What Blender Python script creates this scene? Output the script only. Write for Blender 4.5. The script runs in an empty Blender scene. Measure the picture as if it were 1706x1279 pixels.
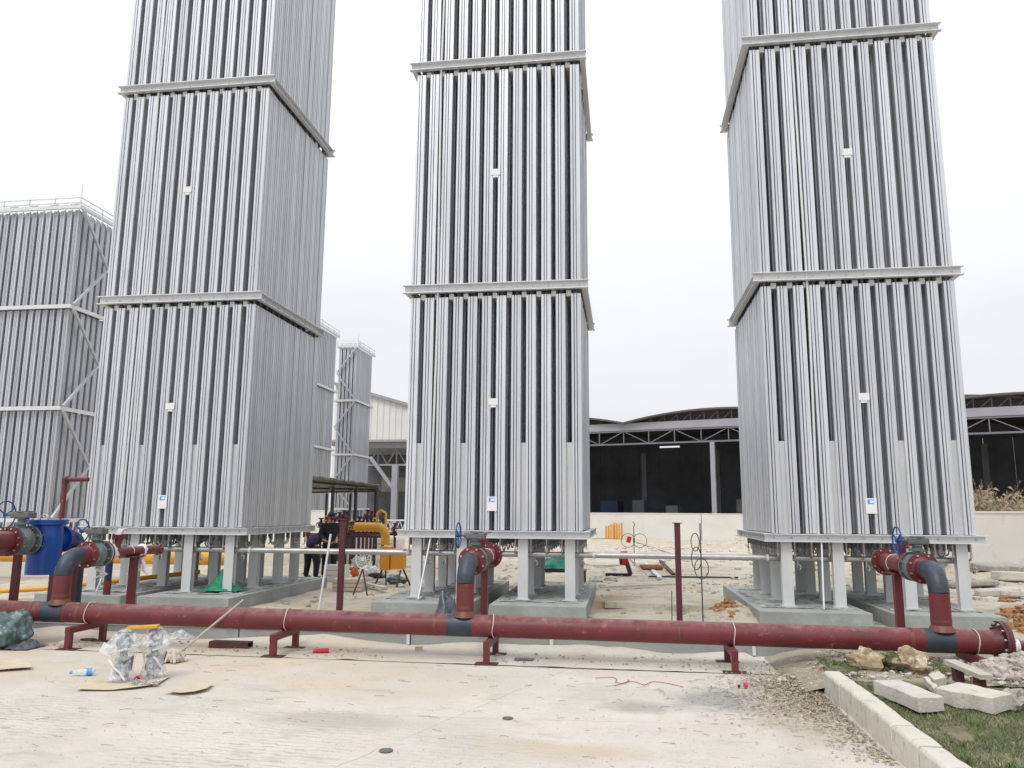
import bpy, bmesh, math, random
from mathutils import Vector, Matrix, noise
random.seed(7)
SC = bpy.context.scene
COL = SC.collection
R = math.radians
PI = math.pi

# ------------------------------------------------------------------ camera
F, PITCH, ROLL, YAW, EYE = 1288.87, .165, .0074, .1422, 1.7
cy_, sy_ = math.cos(YAW), math.sin(YAW)
FW = Vector((-sy_*math.cos(PITCH), cy_*math.cos(PITCH), math.sin(PITCH)))
r_ = Vector((cy_, sy_, 0)); u_ = r_.cross(FW)
RT = r_*math.cos(ROLL)+u_*math.sin(ROLL); UP = -r_*math.sin(ROLL)+u_*math.cos(ROLL)
cam = bpy.data.cameras.new('camera'); cam.sensor_width = 36; cam.lens = F/1706*36
cam.clip_end = 3000; cam.clip_start = .05
co = bpy.data.objects.new('camera', cam); COL.objects.link(co)
co.matrix_world = Matrix(((RT.x, UP.x, -FW.x, 0), (RT.y, UP.y, -FW.y, 0), (RT.z, UP.z, -FW.z, EYE), (0, 0, 0, 1)))
SC.camera = co

# ------------------------------------------------------------------ sky and sun
SUN_EL, SUN_AZ = 52, 200     # azimuth clockwise from +Y: behind the camera, a little to the left
SKY_STRENGTH, SUN_STRENGTH, EXPOSURE = .10, 1.2, 0.0
w = bpy.data.worlds.new('World'); SC.world = w; w.use_nodes = True
nt = w.node_tree; nt.nodes.clear(); N = nt.nodes.new; L = nt.links.new
sky = N('ShaderNodeTexSky'); sky.sky_type = 'NISHITA'; sky.sun_disc = False
sky.sun_elevation = R(SUN_EL); sky.sun_rotation = R(SUN_AZ); sky.dust_density = 6; sky.air_density = 1.0
hs = N('ShaderNodeHueSaturation'); hs.inputs['Saturation'].default_value = .12
L(sky.outputs[0], hs.inputs['Color'])
tc = N('ShaderNodeTexCoord'); sx = N('ShaderNodeSeparateXYZ'); L(tc.outputs['Generated'], sx.inputs[0])
rm = N('ShaderNodeValToRGB'); L(sx.outputs['Z'], rm.inputs[0])       # overcast sky: brighter towards the zenith
e = rm.color_ramp.elements; e[0].position = 0.0; e[0].color = (8.8, 8.95, 9.25, 1); e[1].position = 1.0; e[1].color = (16.5, 16.8, 17.4, 1)
a = rm.color_ramp.elements.new(.22); a.color = (9.8, 9.95, 10.3, 1)
a = rm.color_ramp.elements.new(.5); a.color = (12.5, 12.7, 13.0, 1)
cn = N('ShaderNodeTexNoise'); cn.inputs['Scale'].default_value = 2.2; cn.inputs['Detail'].default_value = 5; cm_ = N('ShaderNodeMapping')
cm_.inputs['Scale'].default_value = (1, 1, 3.5); L(tc.outputs['Generated'], cm_.inputs[0]); L(cm_.outputs[0], cn.inputs['Vector'])
cr = N('ShaderNodeMapRange'); cr.inputs[1].default_value = .3; cr.inputs[2].default_value = .7; cr.inputs[3].default_value = .95; cr.inputs[4].default_value = 1.05; L(cn.outputs['Fac'], cr.inputs[0])
cv = N('ShaderNodeVectorMath'); cv.operation = 'SCALE'; L(rm.outputs[0], cv.inputs[0]); L(cr.outputs[0], cv.inputs['Scale'])
mx = N('ShaderNodeMix'); mx.data_type = 'RGBA'; mx.inputs[0].default_value = .88
L(hs.outputs[0], mx.inputs[6]); L(cv.outputs[0], mx.inputs[7])
bg = N('ShaderNodeBackground'); bg.inputs[1].default_value = SKY_STRENGTH
L(mx.outputs[2], bg.inputs[0]); wo = N('ShaderNodeOutputWorld'); L(bg.outputs[0], wo.inputs[0])
sl = bpy.data.lights.new('sun', 'SUN'); sl.energy = SUN_STRENGTH; sl.angle = R(18); sl.color = (1, .97, .92)
so = bpy.data.objects.new('sun', sl); COL.objects.link(so); so.location = (0, 0, 30)
az = R(SUN_AZ); el = R(SUN_EL)
sd = Vector((math.sin(az)*math.cos(el), math.cos(az)*math.cos(el), math.sin(el)))
so.rotation_euler = sd.to_track_quat('Z', 'Y').to_euler()
SC.view_settings.view_transform = 'Standard'; SC.view_settings.look = 'None'
SC.view_settings.exposure = EXPOSURE; SC.view_settings.gamma = 1; SC.view_settings.use_curve_mapping = False

# ------------------------------------------------------------------ helpers
def ray(px, py): return FW+RT*((px-853)/F)+UP*((640-py)/F)
def G(px, py, z=0.0):                     # point of the photograph on the level z
    d = ray(px, py); p = d*((z-EYE)/d.z); return Vector((p.x, p.y, z))
def AY(px, py, y):                        # point of the photograph on the plane Y = y
    d = ray(px, py); p = d*(y/d.y); return Vector((p.x, y, p.z+EYE))

def scratch(m, col, scale=3.5, w=.006, amt=.8, st=(1, 1, 1)):
    t = m.node_tree; p = t.nodes['Principled BSDF']; N = t.nodes.new; L = t.links.new
    g = N('ShaderNodeNewGeometry'); mp = N('ShaderNodeMapping'); mp.inputs['Scale'].default_value = st; L(g.outputs['Position'], mp.inputs[0])
    n = N('ShaderNodeTexNoise'); n.inputs['Scale'].default_value = scale; n.inputs['Detail'].default_value = 2; n.inputs['Distortion'].default_value = 1.2; L(mp.outputs[0], n.inputs['Vector'])
    a = N('ShaderNodeMath'); a.operation = 'SUBTRACT'; L(n.outputs['Fac'], a.inputs[0]); a.inputs[1].default_value = .5
    b = N('ShaderNodeMath'); b.operation = 'ABSOLUTE'; L(a.outputs[0], b.inputs[0])
    r = N('ShaderNodeMapRange'); r.inputs[1].default_value = w; r.inputs[2].default_value = w*.3; L(b.outputs[0], r.inputs[0])
    n2 = N('ShaderNodeTexNoise'); n2.inputs['Scale'].default_value = scale*.9; n2.inputs['Detail'].default_value = 6; L(g.outputs['Position'], n2.inputs['Vector'])
    r2 = N('ShaderNodeMapRange'); r2.inputs[1].default_value = .5; r2.inputs[2].default_value = .6; r2.inputs[4].default_value = amt; L(n2.outputs['Fac'], r2.inputs[0])
    mu = N('ShaderNodeMath'); mu.operation = 'MULTIPLY'; L(r.outputs[0], mu.inputs[0]); L(r2.outputs[0], mu.inputs[1])
    x = N('ShaderNodeMix'); x.data_type = 'RGBA'; L(mu.outputs[0], x.inputs[0]); L(p.inputs['Base Color'].links[0].from_socket, x.inputs[6]); x.inputs[7].default_value = (*col, 1); L(x.outputs[2], p.inputs['Base Color'])

def mat(name, col, rough=.6, metal=0., var=.12, scale=3., bump=.0, bscale=30., stretch=(1, 1, 1),
        spot=None, spot_scale=6., spot_amt=.5, spot_w=.08, alpha=None, col2=None, emit=None, top=None, top_amt=.5):
    m = bpy.data.materials.new(name); m.use_nodes = True; t = m.node_tree
    p = t.nodes['Principled BSDF']; N = t.nodes.new; L = t.links.new
    g = N('ShaderNodeNewGeometry'); mp = N('ShaderNodeMapping'); mp.inputs['Scale'].default_value = stretch
    L(g.outputs['Position'], mp.inputs[0])
    n1 = N('ShaderNodeTexNoise'); n1.inputs['Scale'].default_value = scale; n1.inputs['Detail'].default_value = 6
    n1.inputs['Roughness'].default_value = .65
    L(mp.outputs[0], n1.inputs['Vector'])
    c2 = col2 or tuple(min(1, c*(1+var)) for c in col)
    c1 = tuple(c*(1-var) for c in col) if not col2 else col
    r = N('ShaderNodeValToRGB'); r.color_ramp.elements[0].position = .3; r.color_ramp.elements[1].position = .7
    r.color_ramp.elements[0].color = (*c1, 1); r.color_ramp.elements[1].color = (*c2, 1)
    L(n1.outputs['Fac'], r.inputs[0]); out = r.outputs[0]
    if spot:
        n2 = N('ShaderNodeTexNoise'); n2.inputs['Scale'].default_value = spot_scale; n2.inputs['Detail'].default_value = 8
        n2.inputs['Roughness'].default_value = .7
        L(mp.outputs[0], n2.inputs['Vector'])
        mr = N('ShaderNodeMapRange'); mr.inputs[1].default_value = spot_amt; mr.inputs[2].default_value = spot_amt+spot_w
        L(n2.outputs['Fac'], mr.inputs[0]); x = N('ShaderNodeMix'); x.data_type = 'RGBA'
        L(mr.outputs[0], x.inputs[0]); L(out, x.inputs[6]); x.inputs[7].default_value = (*spot, 1); out = x.outputs[2]
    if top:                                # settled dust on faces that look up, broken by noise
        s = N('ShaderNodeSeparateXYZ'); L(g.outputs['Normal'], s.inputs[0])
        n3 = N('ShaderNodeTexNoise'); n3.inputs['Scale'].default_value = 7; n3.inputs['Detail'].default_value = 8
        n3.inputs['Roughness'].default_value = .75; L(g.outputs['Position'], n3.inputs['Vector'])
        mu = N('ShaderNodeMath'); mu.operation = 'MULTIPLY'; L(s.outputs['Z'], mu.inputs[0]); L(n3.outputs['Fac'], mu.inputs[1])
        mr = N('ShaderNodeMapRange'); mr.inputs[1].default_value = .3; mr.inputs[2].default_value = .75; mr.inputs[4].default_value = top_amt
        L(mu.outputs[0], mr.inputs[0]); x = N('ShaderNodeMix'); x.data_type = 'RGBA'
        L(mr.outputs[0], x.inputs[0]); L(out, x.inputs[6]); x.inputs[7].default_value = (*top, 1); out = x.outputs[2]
    L(out, p.inputs['Base Color'])
    rr = N('ShaderNodeMapRange'); rr.inputs[3].default_value = max(.02, rough-.1); rr.inputs[4].default_value = min(1, rough+.1)
    L(n1.outputs['Fac'], rr.inputs[0]); L(rr.outputs[0], p.inputs['Roughness'])
    p.inputs['Metallic'].default_value = metal
    if bump:
        nb = N('ShaderNodeTexNoise'); nb.inputs['Scale'].default_value = bscale; nb.inputs['Detail'].default_value = 5
        L(mp.outputs[0], nb.inputs['Vector']); b = N('ShaderNodeBump'); b.inputs['Strength'].default_value = bump
        b.inputs['Distance'].default_value = .02; L(nb.outputs['Fac'], b.inputs['Height']); L(b.outputs[0], p.inputs['Normal'])
    if alpha is not None: p.inputs['Alpha'].default_value = alpha
    return m

M = {}
M['alu'] = mat('aluminium', (.60, .615, .65), .40, .42, .10, 1.6, .06, 60, (4, 4, .18), spot=(.50, .52, .55), spot_scale=2.5, spot_amt=.56, spot_w=.1)
def per_piece(m, lo, hi):
    t = m.node_tree; p = t.nodes['Principled BSDF']; oi = t.nodes.new('ShaderNodeObjectInfo'); r = t.nodes.new('ShaderNodeMapRange')
    r.inputs[3].default_value = lo; r.inputs[4].default_value = hi; t.links.new(oi.outputs['Random'], r.inputs[0])
    v = t.nodes.new('ShaderNodeVectorMath'); v.operation = 'SCALE'; t.links.new(p.inputs['Base Color'].links[0].from_socket, v.inputs[0]); t.links.new(r.outputs[0], v.inputs['Scale']); t.links.new(v.outputs[0], p.inputs['Base Color'])
scratch(M['alu'], (.44, .455, .48), 1.4, .05, .55, (9, 9, .12)); per_piece(M['alu'], .90, 1.10)
M['alu_far'] = mat('far_aluminium', (.52, .535, .575), .45, .4, .12, 1.2, 0, 60, (3, 3, .2)); per_piece(M['alu_far'], .88, 1.12)  # darker, slightly bluer aluminium for the distant towers
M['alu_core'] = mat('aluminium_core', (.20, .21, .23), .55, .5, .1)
M['frame'] = mat('galvanised_frame', (.65, .66, .68), .5, .15, .06, 3, .05, 40, spot=(.46, .46, .46), spot_scale=9, spot_amt=.62)
M['brace'] = mat('brace_steel', (.46, .47, .50), .55, .2, .1, 3)
M['legm'] = mat('leg_steel', (.58, .59, .60), .55, .2, .08, 2.5, .05, 40, (1, 1, .5), spot=(.36, .36, .35), spot_scale=5, spot_amt=.62, spot_w=.15)
M['stain'] = mat('stainless', (.44, .44, .44), .38, .7, .2, 5, spot=(.34, .33, .32), spot_scale=9, spot_amt=.58)
M['bolt'] = mat('bolt_steel', (.52, .50, .48), .35, .8, .1, 30)
M['pad'] = mat('pad_concrete', (.285, .30, .29), .85, 0, .16, 2.2, .25, 25, spot=(.36, .385, .37), spot_scale=3.5, spot_amt=.52, spot_w=.2, top=(.46, .46, .43), top_amt=.8)
M['padtop'] = mat('mortar', (.38, .39, .37), .9, 0, .3, 9, .6, 30, spot=(.09, .105, .105), spot_scale=5, spot_amt=.50, spot_w=.12)
M['bund'] = mat('bund_concrete', (.31, .325, .315), .85, 0, .15, 2, .2, 30, spot=(.19, .21, .21), spot_scale=4, spot_amt=.55, spot_w=.2)
M['capw'] = mat('cap_strip', (.66, .67, .66), .5, .1, .1, 6)
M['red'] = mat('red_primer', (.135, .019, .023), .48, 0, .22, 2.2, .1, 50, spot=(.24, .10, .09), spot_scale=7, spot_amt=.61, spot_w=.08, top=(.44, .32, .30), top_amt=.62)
scratch(M['red'], (.40, .27, .26), 3.1, .0035, .65, (1, 2.2, 2.2)); scratch(M['red'], (.07, .03, .03), 1.1, .004, .8)
M['red2'] = mat('red_primer_fittings', (.125, .018, .024), .45, 0, .2, 3, .05, 50, top=(.4, .22, .2), top_amt=.35)  # slightly darker red primer without scratches, for flanges, posts and supports
M['redweld'] = mat('weld_zone', (.15, .055, .035), .5, .2, .4, 14, .1, 80)
M['bare'] = mat('bare_steel_blue', (.038, .050, .070), .45, .25, .25, 7, .08, 60, spot=(.10, .12, .15), spot_scale=12, spot_amt=.60, spot_w=.1, top=(.22, .24, .27), top_amt=.35)
M['blue'] = mat('blue_paint', (.005, .058, .30), .35, 0, .08, 4, .03, 40)
M['wheelblue'] = mat('handwheel_blue', (.006, .06, .27), .35, 0, .1, 8)
M['navy'] = mat('navy_paint', (.01, .02, .07), .4, 0, .1, 4)
M['valve'] = mat('valve_grey_green', (.12, .155, .155), .4, .2, .18, 9, .15, 50, spot=(.26, .30, .30), spot_scale=14, spot_amt=.6)
M['gear'] = mat('gearbox_grey', (.13, .135, .14), .5, .2, .1, 12)
M['gasket'] = mat('white_gasket', (.72, .70, .72), .6)
M['yellow'] = mat('gas_yellow', (.66, .33, .025), .4, 0, .1, 4, top=(.75, .55, .2), top_amt=.4)
M['orange'] = mat('orange_box', (.62, .25, .02), .5, 0, .07, 3)
M['kerb'] = mat('kerb_concrete', (.58, .555, .48), .85, 0, .10, 3, .25, 30, spot=(.36, .335, .28), spot_scale=6, spot_amt=.57, spot_w=.16)
M['kerbcut'] = mat('kerb_pale', (.55, .52, .46), .85, 0, .10, 6, .4, 40, spot=(.38, .34, .28), spot_scale=9, spot_amt=.58, spot_w=.14)
scratch(M['kerb'], (.27, .245, .20), 5, .014, .7, (1, 1, .18)); scratch(M['kerbcut'], (.30, .27, .22), 4, .010, .6)
M['moss'] = mat('mossy_stone', (.07, .085, .03), .95, 0, .4, 14, .8, 30, spot=(.24, .21, .15), spot_scale=16, spot_amt=.52)
M['rock'] = mat('tan_rock', (.33, .25, .16), .95, 0, .35, 11, .9, 25, spot=(.58, .50, .38), spot_scale=9, spot_amt=.52, spot_w=.1)
M['rockg'] = mat('grey_rock', (.36, .34, .30), .95, 0, .3, 11, .9, 25)
M['mud'] = mat('ochre_clod', (.33, .17, .075), .95, 0, .5, 7, 1, 25)
M['gravel'] = mat('gravel', (.46, .42, .37), .95, 0, .4, 22, .6, 60, spot=(.25, .22, .18), spot_scale=30, spot_amt=.55)
M['pgravel'] = mat('pink_gravel', (.42, .37, .33), .95, 0, .5, 9, .6, 60)
M['tan'] = mat('cardboard', (.56, .48, .36), .8, 0, .12, 6, .05, 30)
M['wood'] = mat('grey_wood', (.46, .43, .36), .8, 0, .2, 6, .3, 20, (.4, 4, 4))
M['woodw'] = mat('mop_stick', (.38, .33, .29), .7, 0, .2, 9)
M['rag'] = mat('mop_rag', (.52, .47, .39), .95, 0, .25, 15, .6, 40)
M['tarpg'] = mat('grey_green_tarp', (.10, .15, .145), .38, .05, .3, 7, .3, 14, spot=(.30, .35, .35), spot_scale=9, spot_amt=.56)
M['tarpd'] = mat('dark_plastic', (.09, .10, .12), .3, .1, .4, 9, .4, 16)
M['green'] = mat('green_net', (.02, .22, .11), .7, 0, .3, 12, .3, 30)
M['cyan'] = mat('green_sheet', (.06, .36, .26), .6, 0, .35, 9, .3, 20)
M['rust'] = mat('rust', (.09, .04, .03), .75, .2, .4, 9, .3, 30)
M['rustl'] = mat('rusty_pipe', (.28, .13, .07), .7, .1, .4, 12, .3, 30)
M['white'] = mat('white_plastic', (.75, .75, .76), .45, 0, .05)
M['paper'] = mat('white_paper', (.78, .77, .8), .7, 0, .05, 20)
M['labelblue'] = mat('label_blue', (.08, .32, .72), .4, 0, .1, 40)
M['black'] = mat('black_cloth', (.012, .013, .018), .85, 0, .25, 9, .2, 40)
M['navycl'] = mat('navy_cloth', (.018, .020, .055), .85, 0, .2, 9, .3, 20)
M['skin'] = mat('skin', (.36, .19, .13), .55, 0, .08, 12)
M['hair'] = mat('hair', (.012, .010, .010), .6)
M['mask'] = mat('mask_dark', (.05, .03, .06), .6)
M['rubber'] = mat('rubber', (.02, .02, .02), .6)
M['steeld'] = mat('dark_steel', (.05, .05, .055), .55, .3, .2, 6)
M['dkred'] = mat('dark_red_steel', (.085, .016, .022), .5, 0, .2, 6, top=(.28, .15, .14), top_amt=.4)
M['redobj'] = mat('bright_red', (.5, .02, .03), .4)
M['pink'] = mat('bright_pink', (.62, .03, .08), .4)
M['cable'] = mat('red_cable', (.36, .13, .10), .6, 0, .2, 20)
M['wire'] = mat('pale_wire', (.60, .50, .46), .6, 0, .15, 20)
M['bwire'] = mat('dark_wire', (.05, .05, .05), .6)
M['wallc'] = mat('white_wall', (.66, .65, .61), .85, 0, .06, .8, .1, 12, spot=(.54, .51, .45), spot_scale=1.2, spot_amt=.60, spot_w=.2)
M['wallp'] = mat('cream_wall', (.70, .67, .64), .85, 0, .05, .8, .1, 12, spot=(.52, .46, .42), spot_scale=1.5, spot_amt=.58, spot_w=.2)
M['bwhite'] = mat('white_cladding', (.68, .68, .66), .6, 0, .04, .5)
M['roofd'] = mat('dark_roof', (.10, .095, .09), .8, 0, .2, .4)
M['roofg'] = mat('canopy_sheet', (.16, .165, .165), .7, .1, .2, 2)
M['truss'] = mat('truss_steel', (.17, .17, .20), .6, .1, .1, 2)
M['trusspale'] = mat('eaves_steel', (.33, .33, .37), .6, .1, .1, 1)
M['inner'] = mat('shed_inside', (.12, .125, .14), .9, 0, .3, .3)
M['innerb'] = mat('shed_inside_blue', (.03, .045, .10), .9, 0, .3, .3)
M['reed'] = mat('dry_reed', (.46, .37, .25), .9, 0, .35, 3)
M['reedd'] = mat('dry_brush', (.30, .21, .14), .9, 0, .35, 3)
M['grass'] = mat('grass', (.10, .15, .040), .8, 0, .35, 3, spot=(.20, .20, .09), spot_scale=2.2, spot_amt=.58, spot_w=.12)
M['leafl'] = mat('dry_leaves', (.36, .31, .23), .9, 0, .5, 30)
M['stick'] = mat('twigs', (.20, .16, .13), .9, 0, .3, 9)

def clear_film(name, col, alpha, rough):
    m = bpy.data.materials.new(name); m.use_nodes = True; t = m.node_tree; t.nodes.clear(); N = t.nodes.new; L = t.links.new
    p = N('ShaderNodeBsdfPrincipled'); p.inputs['Base Color'].default_value = (*col, 1); p.inputs['Roughness'].default_value = rough
    n = N('ShaderNodeTexNoise'); n.inputs['Scale'].default_value = 22; n.inputs['Detail'].default_value = 5
    g = N('ShaderNodeNewGeometry'); L(g.outputs['Position'], n.inputs['Vector'])
    mr = N('ShaderNodeMapRange'); mr.inputs[1].default_value = .35; mr.inputs[2].default_value = .7
    mr.inputs[3].default_value = alpha*.45; mr.inputs[4].default_value = min(1, alpha*1.8); L(n.outputs['Fac'], mr.inputs[0])
    L(mr.outputs[0], p.inputs['Alpha'])
    b = N('ShaderNodeBump'); b.inputs['Strength'].default_value = .6; b.inputs['Distance'].default_value = .02
    L(n.outputs['Fac'], b.inputs['Height']); L(b.outputs[0], p.inputs['Normal'])
    o = N('ShaderNodeOutputMaterial'); L(p.outputs[0], o.inputs[0]); return m
M['film'] = clear_film('plastic_film', (.84, .84, .88), .36, .2)
M['pet'] = clear_film('clear_bottle', (.70, .78, .88), .40, .12)

ICO = {}
def ico(sub):
    if sub not in ICO:
        b = bmesh.new(); bmesh.ops.create_icosphere(b, subdivisions=sub, radius=1)
        ICO[sub] = ([v.co.copy() for v in b.verts], [[v.index for v in f.verts] for f in b.faces]); b.free()
    return ICO[sub]

class MB:
    def __init__(s): s.v = []; s.f = []; s.s = []; s.m = []; s.mi = 0
    def add(s, vs, fs, smooth=False):
        n = len(s.v); s.v += [Vector(v) for v in vs]
        for f in fs: s.f.append([i+n for i in f]); s.s.append(smooth); s.m.append(s.mi)
        return s
    def box(s, x0, x1, y0, y1, z0, z1):
        return s.add([(x0, y0, z0), (x1, y0, z0), (x1, y1, z0), (x0, y1, z0), (x0, y0, z1), (x1, y0, z1), (x1, y1, z1), (x0, y1, z1)],
                     [(3, 2, 1, 0), (4, 5, 6, 7), (0, 1, 5, 4), (1, 2, 6, 5), (2, 3, 7, 6), (3, 0, 4, 7)])
    def obox(s, c, size, rot=(0, 0, 0)):
        from mathutils import Euler
        m = Euler(rot).to_matrix(); a, b, d = [q/2 for q in size]; c = Vector(c)
        vs = [c+m @ Vector(p) for p in [(-a, -b, -d), (a, -b, -d), (a, b, -d), (-a, b, -d), (-a, -b, d), (a, -b, d), (a, b, d), (-a, b, d)]]
        return s.add(vs, [(3, 2, 1, 0), (4, 5, 6, 7), (0, 1, 5, 4), (1, 2, 6, 5), (2, 3, 7, 6), (3, 0, 4, 7)])
    def frame_(s, d):
        d = Vector(d).normalized(); a = Vector((0, 0, 1)) if abs(d.z) < .9 else Vector((1, 0, 0))
        x = d.cross(a).normalized(); return d, x, x.cross(d).normalized()
    def bar(s, p0, p1, w=.05, h=None):
        h = h or w; p0 = Vector(p0); p1 = Vector(p1); d, x, y = s.frame_(p1-p0)
        q = [x*w/2+y*h/2, -x*w/2+y*h/2, -x*w/2-y*h/2, x*w/2-y*h/2]
        return s.add([p0+a for a in q]+[p1+a for a in q], [(0, 1, 2, 3), (7, 6, 5, 4), (0, 4, 5, 1), (1, 5, 6, 2), (2, 6, 7, 3), (3, 7, 4, 0)])
    def tube(s, pts, r, n=10, caps=True):
        pts = [Vector(p) for p in pts]; rs = r if isinstance(r, (list, tuple)) else [r]*len(pts)
        vs = []; x = None
        for i, p in enumerate(pts):
            t = (pts[min(i+1, len(pts)-1)]-pts[max(i-1, 0)]).normalized()
            if x is None: _, x, y = s.frame_(t)
            else: x = (x-t*x.dot(t)).normalized()
            y = t.cross(x)
            vs += [p+(x*math.cos(2*PI*k/n)+y*math.sin(2*PI*k/n))*rs[i] for k in range(n)]
        fs = [(i*n+k, i*n+(k+1) % n, (i+1)*n+(k+1) % n, (i+1)*n+k) for i in range(len(pts)-1) for k in range(n)]
        s.add(vs, fs, True)
        if caps: s.add(vs[:n], [tuple(range(n))[::-1]]); s.add(vs[-n:], [tuple(range(n))])
        return s
    def lathe(s, o, d, prof, n=24):         # prof: (distance along d, radius)
        o = Vector(o); d, x, y = s.frame_(d)
        def ring(t, r): return [o+d*t+(x*math.cos(2*PI*k/n)+y*math.sin(2*PI*k/n))*max(r, 1e-4) for k in range(n)]
        for (a, ra), (b, rb) in zip(prof, prof[1:]):
            s.add(ring(a, ra)+ring(b, rb), [(k, (k+1) % n, n+(k+1) % n, n+k) for k in range(n)], True)
        return s
    def bolts(s, o, d, R_, k, br=.014, ln=.02):
        o = Vector(o); d, x, y = s.frame_(d)
        for i in range(k):
            a = 2*PI*(i+.5)/k; c = o+(x*math.cos(a)+y*math.sin(a))*R_
            s.lathe(c, d, [(0, br), (ln, br), (ln, 0)], 6)
        return s
    def ball(s, c, rad, sub=2, amp=0., fr=3., seed=0, smooth=True):
        vs, fs = ico(sub); c = Vector(c); rad = Vector(rad) if not isinstance(rad, (int, float)) else Vector((rad,)*3)
        out = []
        for v in vs:
            k = 1+amp*noise.noise(v*fr+Vector((seed*7.3, seed*3.1, seed))) if amp else 1
            out.append(c+Vector((v.x*rad.x, v.y*rad.y, v.z*rad.z))*k)
        return s.add(out, fs, smooth)
    def mesh(s, name, mats):
        me = bpy.data.meshes.new(name); me.from_pydata([tuple(v) for v in s.v], [], s.f)
        for m in (mats if isinstance(mats, (list, tuple)) else [mats]): me.materials.append(M[m] if isinstance(m, str) else m)
        me.polygons.foreach_set('use_smooth', s.s); me.polygons.foreach_set('material_index', s.m); me.update(); return me
    def obj(s, name, mats, parent=None, world=True):
        """world: vertices are world coordinates; moved into the parent's (unrotated) frame, or onto a base-centre origin"""
        if world:
            if parent is not None: off = Vector(parent['_w'])
            else:
                xs = [v.x for v in s.v]; ys = [v.y for v in s.v]; zs = [v.z for v in s.v]
                off = Vector(((min(xs)+max(xs))/2, (min(ys)+max(ys))/2, min(zs)))
            s.v = [v-off for v in s.v]
        o = bpy.data.objects.new(name, s.mesh(name, mats)); COL.objects.link(o)
        if parent is not None:
            o.parent = parent
            if world: o['_w'] = list(off)
        elif world: o.location = off; o['_w'] = list(off)
        return o

def tag(o, label, cat, group=None, kind=None):
    if label: o['label'] = label
    if cat: o['category'] = cat
    if group: o['group'] = group
    if kind: o['kind'] = kind
    return o
def thing(name, loc, label, cat, group=None, rz=0):
    o = bpy.data.objects.new(name, None); COL.objects.link(o); o.location = loc; o.rotation_euler = (0, 0, rz)
    o.empty_display_size = .1; o['_w'] = list(loc); return tag(o, label, cat, group)
def inst(name, me, parent, loc=(0, 0, 0), rot=(0, 0, 0), sc=None):
    o = bpy.data.objects.new(name, me); COL.objects.link(o); o.parent = parent; o.location = loc; o.rotation_euler = rot
    if sc: o.scale = sc
    return o
def struct(o): o['kind'] = 'structure'; return o
def stuff(o): o['kind'] = 'stuff'; return o
def bevel(o, w, seg=2):
    b = o.modifiers.new('bevel', 'BEVEL'); b.width = w; b.segments = seg; b.limit_method = 'ANGLE'; return o
def rough_up(mb, amp, fr, seed=0):
    for i, v in enumerate(mb.v):
        n = noise.noise_vector(v*fr+Vector((seed, seed*2, 0))); mb.v[i] = v+n*amp
    return mb
def grid(x0, x1, y0, y1, nx, ny, fz):
    mb = MB(); vs = []
    for j in range(ny+1):
        for i in range(nx+1):
            x = x0+(x1-x0)*i/nx; y = y0+(y1-y0)*j/ny; vs.append((x, y, fz(x, y)))
    mb.add(vs, [(j*(nx+1)+i, j*(nx+1)+i+1, (j+1)*(nx+1)+i+1, (j+1)*(nx+1)+i) for j in range(ny) for i in range(nx)], True)
    return mb
def fb(x, y, s, seed=0): return noise.fractal(Vector((x*s, y*s, seed)), 1., 2., 4)
def ss(a, b, x): t = max(0, min(1, (x-a)/(b-a))); return t*t*(3-2*t)

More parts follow.
